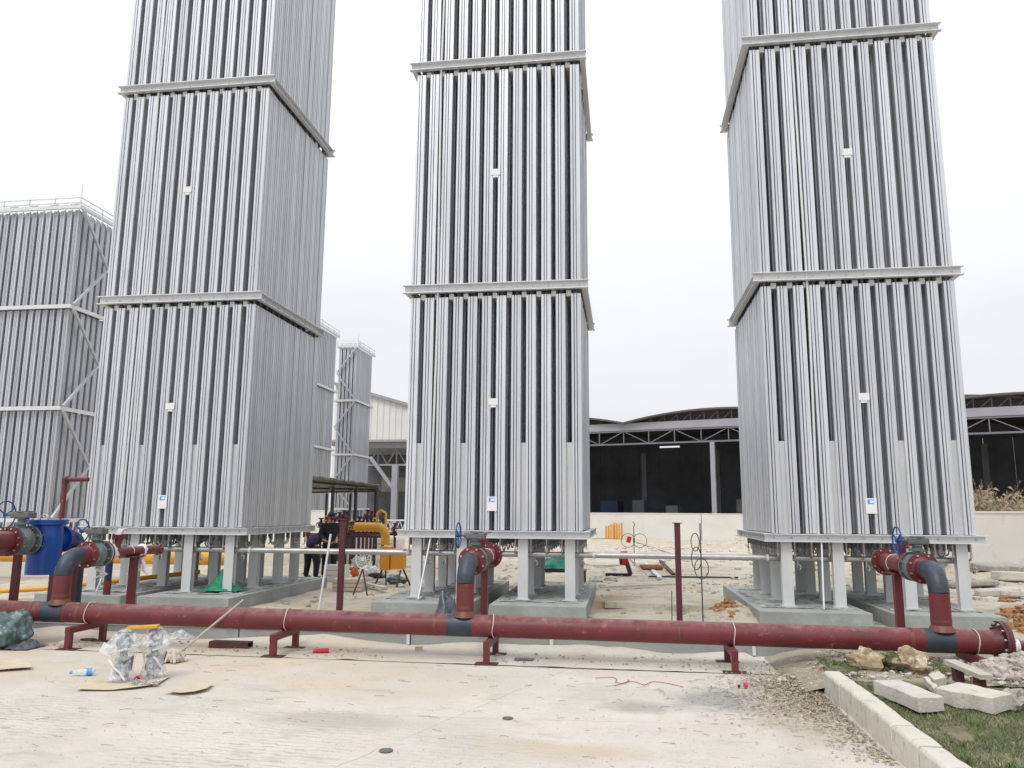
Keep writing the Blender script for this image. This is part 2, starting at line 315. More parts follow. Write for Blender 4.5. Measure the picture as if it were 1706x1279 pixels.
# ------------------------------------------------------------------ ground
def ground_mat(name, base, base2, kind):
    m = bpy.data.materials.new(name); m.use_nodes = True; t = m.node_tree; p = t.nodes['Principled BSDF']; N = t.nodes.new; L = t.links.new
    g = N('ShaderNodeNewGeometry'); pos = g.outputs['Position']
    def nz(scale, det=6, ro=.6, st=None, seed=0):
        mp = N('ShaderNodeMapping'); mp.inputs['Scale'].default_value = st or (1, 1, 1); mp.inputs['Location'].default_value = (seed, seed*.7, 0)
        L(pos, mp.inputs[0]); n = N('ShaderNodeTexNoise'); n.inputs['Scale'].default_value = scale; n.inputs['Detail'].default_value = det
        n.inputs['Roughness'].default_value = ro; L(mp.outputs[0], n.inputs['Vector']); return n.outputs['Fac']
    def mrg(x, a, b, c=0, d=1):
        r = N('ShaderNodeMapRange'); r.inputs[1].default_value = a; r.inputs[2].default_value = b; r.inputs[3].default_value = c; r.inputs[4].default_value = d
        L(x, r.inputs[0]); return r.outputs[0]
    def mix(f, a, b):
        x = N('ShaderNodeMix'); x.data_type = 'RGBA'; L(f, x.inputs[0])
        for k, c in ((6, a), (7, b)):
            if isinstance(c, tuple): x.inputs[k].default_value = (*c, 1)
            else: L(c, x.inputs[k])
        return x.outputs[2]
    def mul(a, b, op='MULTIPLY'):
        x = N('ShaderNodeMath'); x.operation = op
        for k, c in ((0, a), (1, b)):
            if isinstance(c, (int, float)): x.inputs[k].default_value = c
            else: L(c, x.inputs[k])
        return x.outputs[0]
    c = mix(mrg(nz(.55, 8, .65), .35, .65), base, base2)
    if kind == 'apron':
        sp = N('ShaderNodeSeparateXYZ'); L(pos, sp.inputs[0])
        band = mrg(sp.outputs['Y'], 7.0, 7.7)                                       # dusted tan strip beside the pipe
        band2 = mul(band, mrg(sp.outputs['X'], -1.2, -2.6)); band2 = mul(band2, mrg(nz(1.1, 6, .6, None, 4), .3, .6))
        c = mix(mul(band2, .75), c, (.56, .475, .33))
        c = mix(mul(mrg(nz(.9, 8, .7, (1, 1.6, 1), 11), .48, .66), .7), c, (.60, .51, .455))
        c = mix(mul(mrg(nz(55, 6, .85), .50, .62), .35), c, (.38, .355, .32))
        c = mix(mul(mrg(nz(16, 9, .85, (.7, 1.5, 1), 41), .54, .66), .4), c, (.40, .37, .33))   # pinkish clay dust
        c = mix(mul(mrg(nz(1.3, 9, .75, (1, 1.8, 1), 23), .53, .66), .6), c, (.40, .385, .35))  # grey wear
        def patch(cx, cy, rx, ry, col, k, sd):
            v = N('ShaderNodeVectorMath'); v.operation = 'SUBTRACT'; L(pos, v.inputs[0]); v.inputs[1].default_value = (cx, cy, 0)
            s = N('ShaderNodeVectorMath'); s.operation = 'MULTIPLY'; L(v.outputs[0], s.inputs[0]); s.inputs[1].default_value = (1/rx, 1/ry, 0)
            ln = N('ShaderNodeVectorMath'); ln.operation = 'LENGTH'; L(s.outputs[0], ln.inputs[0])
            f = mul(ln.outputs['Value'], mul(nz(3, 8, .75, None, sd), 1.5), 'ADD')
            return mix(mul(mrg(f, 1.75, 1.15), k), c, col)
        c = patch(.85, 7.75, .55, .6, (.27, .275, .265), .8, 3)
        c = patch(.10, 7.35, .45, .28, (.30, .30, .28), .7, 5)
        c = patch(-2.4, 6.5, .9, .35, (.36, .35, .32), .55, 7)
        c = patch(-.45, 6.0, .8, .25, (.50, .42, .28), .6, 9)
        c = patch(1.45, 7.1, .5, .9, (.40, .34, .26), .6, 13)
        speck = mrg(nz(38, 4, .7, (1, .6, 1), 3), .62, .68)
        c = mix(mul(speck, mul(mrg(nz(1.7, 4, .5, None, 8), .4, .6), .85)), c, (.17, .155, .13))
        st = mrg(nz(7, 5, .7, (.22, 1.7, 1), 31), .66, .70); c = mix(mul(st, .5), c, (.24, .20, .16))
        wv = N('ShaderNodeTexWave'); wv.wave_type = 'BANDS'; wv.bands_direction = 'Y'; wv.inputs['Scale'].default_value = 4.2
        wv.inputs['Distortion'].default_value = 7; wv.inputs['Detail'].default_value = 4; wv.inputs['Detail Scale'].default_value = 1.6
        wv.inputs['Detail Roughness'].default_value = .65
        mp = N('ShaderNodeMapping'); mp.inputs['Rotation'].default_value = (0, 0, .06); L(pos, mp.inputs[0]); L(mp.outputs[0], wv.inputs['Vector'])
        msk = mul(mrg(nz(.8, 5, .6, None, 17), .38, .58), mrg(sp.outputs['Y'], 7.4, 6.4))
        gro = mul(mrg(wv.outputs['Fac'], .35, .05), mul(mul(msk, mrg(sp.outputs['X'], -.4, -2.4, .25, 1)), mrg(nz(9, 4, .6, (.5, 1, 1), 6), .35, .6)))
        c = mix(mul(gro, .65), c, (.30, .28, .24))
        def line(a, b, w, amt, col, sd):
            nonlocal c
            d = Vector((b[0]-a[0], b[1]-a[1])).normalized(); nn = (-d.y, d.x, 0)
            dp = N('ShaderNodeVectorMath'); dp.operation = 'DOT_PRODUCT'; L(pos, dp.inputs[0]); dp.inputs[1].default_value = nn
            off = mul(mul(dp.outputs['Value'], a[0]*nn[0]+a[1]*nn[1], 'SUBTRACT'), mul(mul(nz(2.5, 5, .6, None, sd), .5, 'SUBTRACT'), .09), 'ADD')
            ab = N('ShaderNodeMath'); ab.operation = 'ABSOLUTE'; L(off, ab.inputs[0])
            c = mix(mul(mul(mrg(ab.outputs[0], w, w*.25), mrg(nz(1.5, 6, .7, None, sd+3), .40, .55)), amt), c, col)
        line((-2.0, 5.2), (-1.2, 7.4), .012, .5, (.26, .24, .21), 3)
        line((-6, 6.4), (2, 7.0), .007, .55, (.22, .20, .17), 9)
        line((-5, 7.3), (1, 5.6), .16, .22, (.40, .36, .30), 14)
        line((-5, 7.05), (1, 5.35), .16, .20, (.40, .36, .30), 19)
        h = mul(mul(gro, -.5), nz(60, 5, .7), 'ADD')
    elif kind == 'turf':
        c = mix(mul(mrg(nz(2.6, 9, .75, None, 5), .50, .62), .8), c, (.36, .32, .22)); h = nz(30, 9, .8)
    else:
        c = mix(mul(mrg(nz(2.3, 9, .75, None, 5), .5, .66), .8), c, (.30, .25, .19))
        c = mix(mul(mrg(nz(5, 9, .75, None, 15), .52, .64), .7), c, (.62, .57, .47))
        c = mix(mul(mrg(nz(.35, 5, .6, None, 33), .54, .66), .6), c, (.50, .32, .16))
        h = nz(14, 9, .75)
    L(c, p.inputs['Base Color']); p.inputs['Roughness'].default_value = .92
    b = N('ShaderNodeBump'); b.inputs['Strength'].default_value = .35 if kind == 'apron' else .8; b.inputs['Distance'].default_value = .015 if kind == 'apron' else .05
    L(h, b.inputs['Height']); L(b.outputs[0], p.inputs['Normal']); return m
M['apron'] = ground_mat('apron_concrete', (.51, .48, .42), (.65, .62, .56), 'apron')
M['turf'] = ground_mat('turf_soil', (.10, .115, .045), (.20, .19, .10), 'turf')
M['sand'] = ground_mat('sandy_yard', (.50, .44, .33), (.60, .56, .47), 'yard')
M['soil'] = ground_mat('lawn_soil', (.30, .27, .19), (.42, .38, .29), 'yard')
M['far'] = mat('far_ground', (.40, .36, .29), .95, 0, .2, .02)

def yard_z(x, y):
    z = .03+.035*fb(x, y, .9)+.015*fb(x, y, 4, 3)
    z += .55*math.exp(-(((x-6.3)/1.6)**2+((y-41)/3.)**2))                      # sand heap by the far wall
    z += .22*math.exp(-(((x-1.75)/.45)**2+((y-13.6)/.9)**2))*(1+.5*fb(x, y, 5, 1))  # earth against the right pads
    z += .30*math.exp(-(((x-6.1)/.5)**2+((y-13.4)/1.0)**2))*(1+.5*fb(x, y, 5, 2))
    z += .30*math.exp(-(((x-9.2)/2.0)**2+((y-21.5)/2.2)**2))*(1+.3*fb(x, y, 1.5, 6))
    return z*ss(10.2, 10.5, y) if y < 10.5 else z
struct(grid(-14, 14, 10.24, 26, 168, 96, yard_z).obj('dirt_yard', 'sand'))
struct(grid(-45, 45, 26, 70, 120, 60, lambda x, y: yard_z(x, y)).obj('far_yard', 'sand'))
struct(MB().add([(-900, -60, -.03), (900, -60, -.03), (900, 1500, -.03), (-900, 1500, -.03)], [(0, 1, 2, 3)]).obj('ground', 'far'))
JY = 9.02
o = struct(grid(-13, 1.9, -2.5, JY-.012, 80, 60, lambda x, y: .006*fb(x, y, .5)).obj('concrete_apron', 'apron'))
o = struct(grid(-13, 6.5, JY, 10.12, 200, 14,
     lambda x, y: .004+max(0, .012*fb(x, y, 3))+.10*ss(9.65, 10.1, y)*max(0, .5+fb(x, y, .6, 4))*(1 if x < 1.5 else 0)).obj('sand_strip', 'apron'))
def lawn_z(x, y): return .13+.05*ss(8.3, 9.3, y)+.03*fb(x, y, 1.5)-.10*ss(5.5, 4.5, y)*0
struct(grid(2.04, 9, 3.5, 8.9, 90, 90, lawn_z).obj('lawn_soil', 'turf'))
struct(grid(1.55, 9, 8.15, 10.06, 100, 30, lambda x, y: (.05+.09*ss(1.6, 2.4, x)+.04*fb(x, y, 2.2)*ss(1.55, 2, x))*ss(1.55, 1.9, x)-.004).obj('rubble_ground', 'soil'))

# ------------------------------------------------------------------ kerb
kb = thing('kerb', (1.97, 6.4, 0), 'cream concrete kerb of butted blocks between the apron and the grass, lower right', 'kerb')
ys = [8.20, 7.62, 7.22, 6.72, 6.22, 5.72, 5.12, 4.5, 3.9, 3.3]
for i, (a, b) in enumerate(zip(ys, ys[1:])):
    m = MB(); dx = random.uniform(-.012, .012); z1 = .22+random.uniform(-.008, .008)
    x0, x1 = 1.895+dx, 2.06+dx; y0, y1 = b+.011, a-.011
    n = 5; prof = [(x0, -.05), (x0, z1-.018), (x0+.016, z1), (x1-.012, z1), (x1, z1-.014), (x1, -.05)]
    vs = []
    for k in range(n+1):
        y = y0+(y1-y0)*k/n
        for px, pz in prof:
            q = noise.noise_vector(Vector((px*9, y*9, pz*9+i*5)))*.009; vs.append((px+q.x, y+(q.y if 0 < k < n else q.y*.5), pz+q.z))
    fs = [(k*6+j, (k+1)*6+j, (k+1)*6+j+1, k*6+j+1) for k in range(n) for j in range(5)]+[tuple(range(6)), tuple(range(n*6+5, n*6-1, -1))]
    m.add(vs, fs); bevel(m.obj('kerb_block', 'kerb', kb), .016, 3)

# ------------------------------------------------------------------ low bund behind the pipe
bd = thing('low_concrete_bund', (-3, 10.2, 0), 'long low grey concrete bund with white edge strip running behind the red pipe', 'bund')
xs = [-12, -9.6, -7.35, -5.1, -2.75, -.9, 1.55, 4.0, 6.6]
for a, b in zip(xs, xs[1:]):
    m = MB(); m.box(a+.008, b-.008, 10.1, 10.235, -.02, .15); o = m.obj('bund_block', 'bund', bd); bevel(o, .006)
m = MB(); m.box(-12, 6.6, 10.085, 10.125, .152, .172); m.obj('edge_strip', 'capw', bd)
m = MB(); m.box(-12, 6.6, 10.15, 10.19, .152, .178); m.obj('edge_strip', 'capw', bd)
for x in (-2.77, -.92, 1.54):
    m = MB(); m.box(x-.02, x+.02, 10.07, 10.098, .02, .15); m.obj('joint_strip', 'capw', bd)

# ------------------------------------------------------------------ vaporizer towers
W_, D_, RZ = 3.268, 3.289, (1.34, 5.656, 10.018, 14.38)
PX = .263
def star(sx_, sy_, segs, zt, t=.003, mt='alu'):
    """fluted fin column: flat lips on four sides joined to a core tube by webs, real gaps between the lips"""
    m = MB(); p = []
    for s_ in (-1, 1):
        p += [(-.34*sx_, .06*sx_, s_*sy_, 0), (.20*sx_, sx_, s_*(sy_-.008), 0), (-sx_, -.52*sx_, s_*(sy_-.006), 0)]
        p += [(-.36*sy_, .26*sy_, s_*(sx_-.006), 1), (.46*sy_, sy_-.006, s_*(sx_-.012), 1), (-(sy_-.006), -.56*sy_, s_*(sx_-.002), 1)]
    for z0, z1 in segs:
        for a, b, c, ax in p:
            if ax == 0: m.box(a, b, c-t, c+t, z0, z1)
            else: m.box(c-t, c+t, a, b, z0, z1)
        for (ex, ey) in ((-.05*sx_, sy_), (-.05*sx_, -sy_), (sx_-.006, 0), (-sx_+.006, 0), (.66*sx_, sy_-.01), (-.7*sx_, sy_-.01), (.66*sx_, -sy_+.01), (-.7*sx_, -sy_+.01)):
            L_ = math.hypot(ex, ey); ux, uy = ex/L_, ey/L_; a = .02; q = (-uy*t, ux*t)
            vs = [(ux*r+q[0]*k, uy*r+q[1]*k, z) for z in (z0, z1) for r, k in ((a, -1), (L_, -1), (L_, 1), (a, 1))]
            m.add(vs, [(0, 1, 5, 4), (2, 3, 7, 6), (3, 2, 1, 0), (4, 5, 6, 7)])
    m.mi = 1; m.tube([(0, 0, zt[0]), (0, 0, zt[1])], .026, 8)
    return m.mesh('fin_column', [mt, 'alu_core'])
COLM = star(.083, .129, [(1.412, 5.50), (5.742, 9.86), (10.11, 14.2)], (1.15, 14.4))

def cbeam(length, h=.15, dep=.09, t=.012, bolts=12):
    """C-section beam along +X, web at y=0 recessed, flanges pointing towards -Y"""
    m = MB(); m.box(0, length, -t, 0, -h/2, h/2); m.box(-.02, length+.02, -dep, -t-.001, h/2-t, h/2+.001); m.box(-.02, length+.02, -dep, -t-.001, -h/2-.001, -h/2+t)
    m.mi = 1
    for k in range(bolts):
        x = length*(k+.5)/bolts; m.lathe((x, -t, 0), (0, -1, 0), [(0, .016), (.014, .016), (.014, 0)], 6)
    return m.mesh('ring_beam', ['frame', 'bolt'])
BX = {h: cbeam(W_+.02, h) for h in (.125, .15)}; BY = {h: cbeam(D_-.19, h) for h in (.125, .15)}
LEG = MB(); LEG.box(-.085, .085, -.006, .006, 0, 1.0)
LEG = MB()
for (x0, x1, y0, y1) in ((-.085, .085, -.06, -.048), (-.085, .085, .048, .06), (-.006, .006, -.048, .048)): LEG.box(x0, x1, y0, y1, 0, 1)
LEG = LEG.mesh('leg', 'legm')
FOOT = MB().box(-.12, .12, -.10, .10, 0, .016).mesh('foot_plate', 'legm')
m = MB(); m.tube([(0, 0, .30), (0, 0, 0.06)]+[(0, .131*(1-math.cos(a)), .06-.06*math.sin(a)) for a in [PI*k/6 for k in range(1, 6)]]+[(0, .262, .06), (0, .262, .30)], .013, 6)
UB = m.mesh('u_bend', 'stain')
m = MB(); m.tube([(0, 0, .38), (0, 0, .06), (0, .03, .012), (0, .09, 0)], .013, 6); m.lathe((0, 0, .05), (0, 0, 1), [(0, .013), (0, .02), (.035, .02), (.035, .013)], 8)
DC = m.mesh('down_pipe', 'stain')
m = MB(); m.tube([(0, 0, 0)]+[(0, -.05*math.sin(a), -.06-.05*(1-math.cos(a))) for a in [PI*k/6 for k in range(0, 7)]]+[(0, 0, -.06), (0, 0, -.02)], .011, 6)
JB = m.mesh('pigtail', 'stain')
XB = MB().box(-.042, .042, 0, D_-.24, -.05, .05).mesh('cross_beam', 'frame')
m = MB(); m.box(-.085, .085, -.008, 0, -.058, .058); m.box(-.05, .05, 0, .05, -.10, -.058); CL = m.mesh('clamp_plate', 'white')

def tower(x0, y0, label, vent):
    t = thing('vaporizer_tower', (x0+W_/2, y0+D_/2, 0), label, 'vaporizer tower', 'finned vaporizer towers in the front row')
    ox, oy = -W_/2, -D_/2
    cx = lambda i: ox+.19+i*.2625; cyy = lambda j: oy+.20+j*.2625
    for i in range(12):
        for j in range(12): inst('fin_column', COLM, t, (cx(i), cyy(j), 0), (random.uniform(-.0006, .0006), random.uniform(-.0008, .0008), random.uniform(-.035, .035)))
    for n, z in enumerate(RZ):
        h = .125 if n == 0 else .15
        inst('ring_beam', BX[h], t, (ox-.01, oy+.092, z)); inst('ring_beam', BX[h], t, (ox+W_+.01, oy+D_-.092, z), (0, 0, PI))
        inst('ring_beam', BY[h], t, (ox+.092, oy+D_-.095, z), (0, 0, -PI/2)); inst('ring_beam', BY[h], t, (ox+W_-.092, oy+.095, z), (0, 0, PI/2))
        if n:
            for i in range(11): inst('cross_beam', XB, t, (cx(i)+.131, oy+.115, z-.135))
    for i in (0, 3, 7, 10):
        for j in (0, 3, 7, 10):
            zt = 2.89 if j == 0 else 2.0
            inst('leg', LEG, t, (cx(i)+.131, (oy+.19 if j == 0 else cyy(j)+.131), .275), (0, 0, 0), (1, 1, zt-.275))
            inst('foot_plate', FOOT, t, (cx(i)+.131, (oy+.19 if j == 0 else cyy(j)+.131), .272))
    for i in range(12):
        inst('down_pipe', DC, t, (cx(i), oy+.14, 1.015)); inst('down_pipe', DC, t, (cx(i), oy+D_-.14, 1.0), (0, 0, PI))
        for j in (1, 3, 5, 7, 9):
            inst('u_bend', UB, t, (cx(i), cyy(j), 1.05))
        if i in (1, 2, 5, 8, 11): inst('pigtail', JB, t, (cx(i)+.05, oy+.24, .98), (0, 0, PI/2))
    for z in (3.60, 7.83, 12.1):
        inst('clamp_plate', CL, t, (cx(5)+.131, oy+.062, z))
    m = MB(); m.box(-.085, .085, -.008, 0, -.12, .12); m.mi = 1; m.box(-.055, .045, -.011, -.0085, .03, .10)
    m.mi = 2; m.box(-.02, .04, -.013, -.0112, .045, .085); inst('name_plate', m.mesh('name_plate', ['paper', 'labelblue', 'paper']), t, (cx(5)+.131, oy+.062, 1.85))
    m = MB(); sx0 = cx(vent)+.13; m.tube([(sx0-.03, oy+.10, 1.3), (sx0+.02, oy+.085, 5), (sx0-.02, oy+.085, 9.9), (sx0+.05, oy+.10, 14.2)], .022, 8); m.obj('vent_pipe', 'frame', t, world=False)
    m = MB(); m.bar((sx0, oy+.06, 1.27), (sx0-.1, oy-.28, .285), .045, .02); m.obj('strap', 'frame', t, world=False)
    # walkway rail on top
    m = MB()
    for z in (14.7, 15.2):
        for a, b in (((ox, oy), (-ox, oy)), ((-ox, oy), (-ox, -oy)), ((-ox, -oy), (ox, -oy)), ((ox, -oy), (ox, oy))): m.tube([(*a, z), (*b, z)], .02, 6)
    for a in (-1, 0, 1):
        for b in (-1, 0, 1):
            if a or b: m.tube([(a*ox, b*oy, 14.4), (a*ox, b*oy, 15.2)], .02, 6)
    m.obj('guard_rail', 'frame', t, world=False)
    return t
TX = (-9.887, -3.837, 2.254); TY = (13.07, 13.04, 13.01)
tower(TX[0], TY[0], 'silver finned tower on the left, right side face showing, behind the cloth-wrapped red branch pipe', 2)
tower(TX[1], TY[1], 'silver finned tower in the middle, seen almost square on, between two grey siblings', 1)
tower(TX[2], TY[2], 'silver finned tower on the right, left side face showing, nearest the cream wall', 2)
for k, (tx, tn) in enumerate(zip(TX, ('left', 'middle', 'right'))):
    for a, b, sd, side in ((-.24, 1.39, 0, 'left'), (1.70, 3.24 if k < 2 else 3.22, 1, 'right')):
        if k == 0: a -= .0; b += .12*sd
        m = grid(tx+a, tx+b, 12.52-.02*sd, 16.9, 8, 20, lambda x, y: .272+.006*fb(x, y, 6))
        pz = thing('concrete_plinth', (tx+(a+b)/2, 14.7, 0), 'grey concrete plinth under the %s half of the %s finned tower' % (side, tn), 'plinth', 'concrete plinths under the finned towers')
        bb = MB().box(tx+a, tx+b, 12.52-.02*sd, 16.9, -.05, .262).obj('block', 'pad', pz); bevel(bb, .012)
        m2 = grid(tx+a+.10, tx+b-.10, 12.95, 16.8, 30, 60, lambda x, y: .264+.014*max(0, fb(x, y, 5)+.3)); m2.obj('mortar_bed', 'padtop', pz)

# silver header pipe and its red posts
hp = thing('header_pipe', (-2, 13.3, 1.0), 'long silver pipe running level under all three finned towers', 'pipe')
for a, b in ((-9.7, -6.6), (-6.6, -3.7), (-3.7, -.5), (-.5, 2.3), (2.3, 5.35)):
    m = MB(); m.tube([(a+.004, 13.30, 1.01), (b-.004, 13.30, 1.01)], .048, 16); m.obj('pipe_length', 'stain', hp)
for a in (-6.6, -3.7, -.5, 2.3):
    m = MB(); m.lathe((a-.02, 13.30, 1.01), (1, 0, 0), [(0, .048), (0, .056), (.04, .056), (.04, .048)], 16); m.obj('weld_collar', 'frame', hp)
def red_post(x, y, h, label, w=.085):
    t = thing('steel_post', (x, y, 0), label, 'post', 'dark red steel posts')
    m = MB(); m.box(-w/2, w/2, -w/2, w/2, .02, h-.012); m.obj('post_shaft', 'dkred', t, world=False)
    m = MB(); m.box(-w*.85, w*.85, -w*.85, w*.85, h-.012, h); m.obj('cap_plate', 'dkred', t, world=False)
    m = MB(); m.box(-w, w, -w, w, 0, .02); m.obj('foot_plate', 'dkred', t, world=False)
    return t
pp = AY(1128, 871, 12.3); red_post(pp.x, 12.3, pp.z, 'dark red post with T-shaped top standing alone between middle and right towers')
pp = AY(572, 865, 12.6); red_post(pp.x+.0, 12.6, pp.z, 'dark red post beside the black-clad workers, right of the left tower')

# ------------------------------------------------------------------ main pipeline
PY, PR = 9.37, .126
def pz(x): return .370-.004*x
PZ = .375
BZ = 1.10
BR = (-7.195, -1.888, 3.432)
pl = thing('red_pipeline', (-2.5, PY, 0), 'long dark red pipeline on low supports crossing the whole foreground with three risers', 'pipeline')
END = 3.93
cuts = [-12.5]
for b in BR: cuts += [b-.20, b+.10]
cuts.append(END)
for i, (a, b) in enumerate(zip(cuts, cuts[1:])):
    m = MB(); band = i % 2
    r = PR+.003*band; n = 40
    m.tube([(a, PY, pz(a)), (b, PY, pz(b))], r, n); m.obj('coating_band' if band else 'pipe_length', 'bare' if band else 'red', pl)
for b in BR:
    for dx in (-.36, .30):
        m = MB(); m.tube([(b+dx, PY, pz(b+dx)), (b+dx+.035, PY, pz(b+dx+.035))], PR+.002, 40); m.obj('weld_band', 'redweld', pl)
for x in (-4.9, .6):
    m = MB(); m.tube([(x, PY, pz(x)), (x+.012, PY, pz(x))], PR+.003, 40); m.obj('weld_seam', 'redweld', pl)
PZ = pz(END)
m = MB(); m.lathe((END, PY, PZ), (1, 0, 0), [(0, PR), (0, PR), (.07, PR+.02), (.07, .225), (.10, .225), (.10, .20)], 40)
m.lathe((END+.1, PY, PZ), (1, 0, 0), [(0, .22), (.005, .22), (.005, .19)], 40); m.obj('pipe_flange', 'dkred', pl)
m = MB(); m.lathe((END+.105, PY, PZ), (1, 0, 0), [(0, .225), (.035, .225), (.035, 0)], 40); o = m.obj('blind_flange', 'dkred', pl)
for q in range(12):
    a = 2*PI*(q+.5)/12; m = MB(); m.lathe((END+.045, PY+math.cos(a)*.195, PZ+math.sin(a)*.195), (1, 0, 0), [(0, 0), (0, .014), (.115, .014), (.115, 0)], 6); m.obj('bolt', 'bolt', o)
for k, bx in enumerate(BR):
    PZ = pz(bx)
    m = MB(); m.tube([(bx, PY, PZ+.09), (bx, PY, BZ-.235)], .106, 28); m.obj('riser', 'red', pl)
    m = MB(); m.lathe((bx, PY, PZ+.10), (0, 0, 1), [(0, .14), (.05, .115), (.065, .106)], 28); m.obj('saddle_weld', 'redweld', pl)
    m = MB(); m.tube([(bx, PY, PZ+.20), (bx, PY, PZ+.225)], .108, 28); m.obj('weld_band', 'redweld', pl)
    r0 = .235; pts = [(bx, PY, BZ-r0)]+[(bx, PY+r0*(1-math.cos(a)), BZ-r0+r0*math.sin(a)) for a in [PI/2*q/10 for q in range(1, 11)]]+[(bx, PY+r0+.03, BZ)]
    m = MB(); m.tube(pts, .107, 28); m.obj('elbow', 'bare', pl)
    m = MB(); m.tube([(bx, PY+r0+.03, BZ), (bx, PY+.40, BZ)], .107, 28); m.obj('spool', 'red', pl)
    m = MB(); m.lathe((bx, PY+.38, BZ), (0, 1, 0), [(0, .107), (.015, .13), (.02, .178), (.045, .178), (.045, .1)], 32); m.bolts((bx, PY+.400, BZ), (0, -1, 0), .152, 8, .013, .022)
    m.m = [1 if i >= 5*32-32 else 0 for i in range(len(m.f))]
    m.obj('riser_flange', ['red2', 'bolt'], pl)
# wire ties (white) over the pipe, part of the pipeline
SUPX = (-6.785, -4.125, -1.565, 1.175, 3.72)
for x in SUPX:
    PZ = pz(x); m = MB(); pts = []
    for q in range(17):
        a = PI*(-.35)+q/16*PI*1.7; pts.append((x+.035+.008*math.sin(3*a), PY-math.cos(a-PI*.5+PI*.5)*(PR+.009), PZ+math.sin(a)*(PR+.009)))
    m.tube(pts, .006, 6); m.obj('clamp_wire', 'wire', pl)

SL = ['leftmost dark red pipe support, beside the crumpled tarp', 'dark red pipe support between the wrapped valves and the middle riser',
      'dark red pipe support just right of the middle riser', 'dark red pipe support in front of the gap before the kerb', 'dark red pipe support by the end flange, half buried in rubble']
for x, lb in zip(SUPX, SL):
    PZ = pz(x)
    t = thing('pipe_support', (x, PY, 0), lb, 'pipe support', 'dark red supports under the pipeline')
    for yy in (-.32, .32):
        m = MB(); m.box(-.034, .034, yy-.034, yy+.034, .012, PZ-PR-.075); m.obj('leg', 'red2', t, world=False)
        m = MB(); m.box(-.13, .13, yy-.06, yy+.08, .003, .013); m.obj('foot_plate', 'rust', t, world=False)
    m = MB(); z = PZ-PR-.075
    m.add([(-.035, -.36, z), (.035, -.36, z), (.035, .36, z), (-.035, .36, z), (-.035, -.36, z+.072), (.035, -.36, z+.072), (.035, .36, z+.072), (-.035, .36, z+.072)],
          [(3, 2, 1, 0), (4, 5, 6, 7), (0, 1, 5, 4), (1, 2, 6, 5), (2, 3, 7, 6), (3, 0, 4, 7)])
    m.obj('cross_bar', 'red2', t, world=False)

# ------------------------------------------------------------------ valves and branch pipes
def handwheel(m, c, ax, R0=.158, r=.009, sp=3):
    c = Vector(c); d, x, y = m.frame_(ax)
    ring = [c+(x*math.cos(2*PI*k/28)+y*math.sin(2*PI*k/28))*R0 for k in range(29)]
    m.tube(ring, r, 8, False)
    for k in range(sp):
        a = 2*PI*k/sp+.5; m.tube([c-d*.0, c+(x*math.cos(a)+y*math.sin(a))*R0], r*.9, 6)
    m.lathe(c-d*.03, d, [(0, 0), (0, .026), (.05, .026), (.05, 0)], 12)
def ball_valve(loc, label, s=1., group='grey gear-operated ball valves', wz=.30):
    t = thing('ball_valve', loc, label, 'valve', group)
    m = MB(); m.lathe((0, -.15*s, 0), (0, 1, 0), [(0, .10*s), (0, .172*s), (.03*s, .172*s), (.03*s, .125*s), (.075*s, .14*s), (.11*s, .165*s), (.15*s, .172*s), (.19*s, .165*s), (.225*s, .14*s), (.27*s, .125*s), (.27*s, .172*s), (.30*s, .172*s), (.30*s, .10*s)], 32)
    m.obj('valve_body', 'valve', t, world=False)
    m = MB(); m.bolts((0, -.118*s, 0), (0, 1, 0), .150*s, 8, .013*s, .03); m.bolts((0, .118*s, 0), (0, -1, 0), .150*s, 8, .013*s, .03); m.bolts((0, .15*s, 0), (0, 1, 0), .150*s, 8, .013*s, .04); m.obj('bolts', 'bolt', t, world=False)
    m = MB(); m.lathe((0, 0, .14*s), (0, 0, 1), [(0, .05*s), (.05*s, .045*s), (.05*s, .085*s), (.075*s, .085*s), (.075*s, .05*s), (.11*s, .045*s), (.11*s, .075*s), (.125*s, .075*s), (.125*s, 0)], 16); m.obj('bonnet', 'valve', t, world=False)
    m = MB(); zc = .14*s+.125*s+.045
    m.box(-.11*s, .13*s, -.075*s, .075*s, zc-.043, zc+.035); m.lathe((.02*s, 0, zc+.034), (0, 0, 1), [(0, .085*s), (.018, .085*s), (.018, 0)], 16); g = m.obj('gearbox', 'gear', t, world=False); bevel(g, .012)
    m = MB(); m.lathe((-.10*s, -.02, zc), (-1, 0, 0), [(0, .035*s), (.04*s, .03*s), (.04*s, .016*s), (.12*s, .016*s)], 12); m.obj('input_shaft', 'gear', t, world=False)
    m = MB(); handwheel(m, (-.215*s, -.02, zc), (-1, 0, 0), .158*s, .010); m.obj('handwheel', 'wheelblue', t, world=False)
    return t
VL = ['grey ball valve with blue handwheel before the cloth-wrapped branch pipe of the left tower', 'grey ball valve with narrow-looking blue handwheel above the middle riser', 'grey ball valve with blue handwheel beside the rightmost riser']
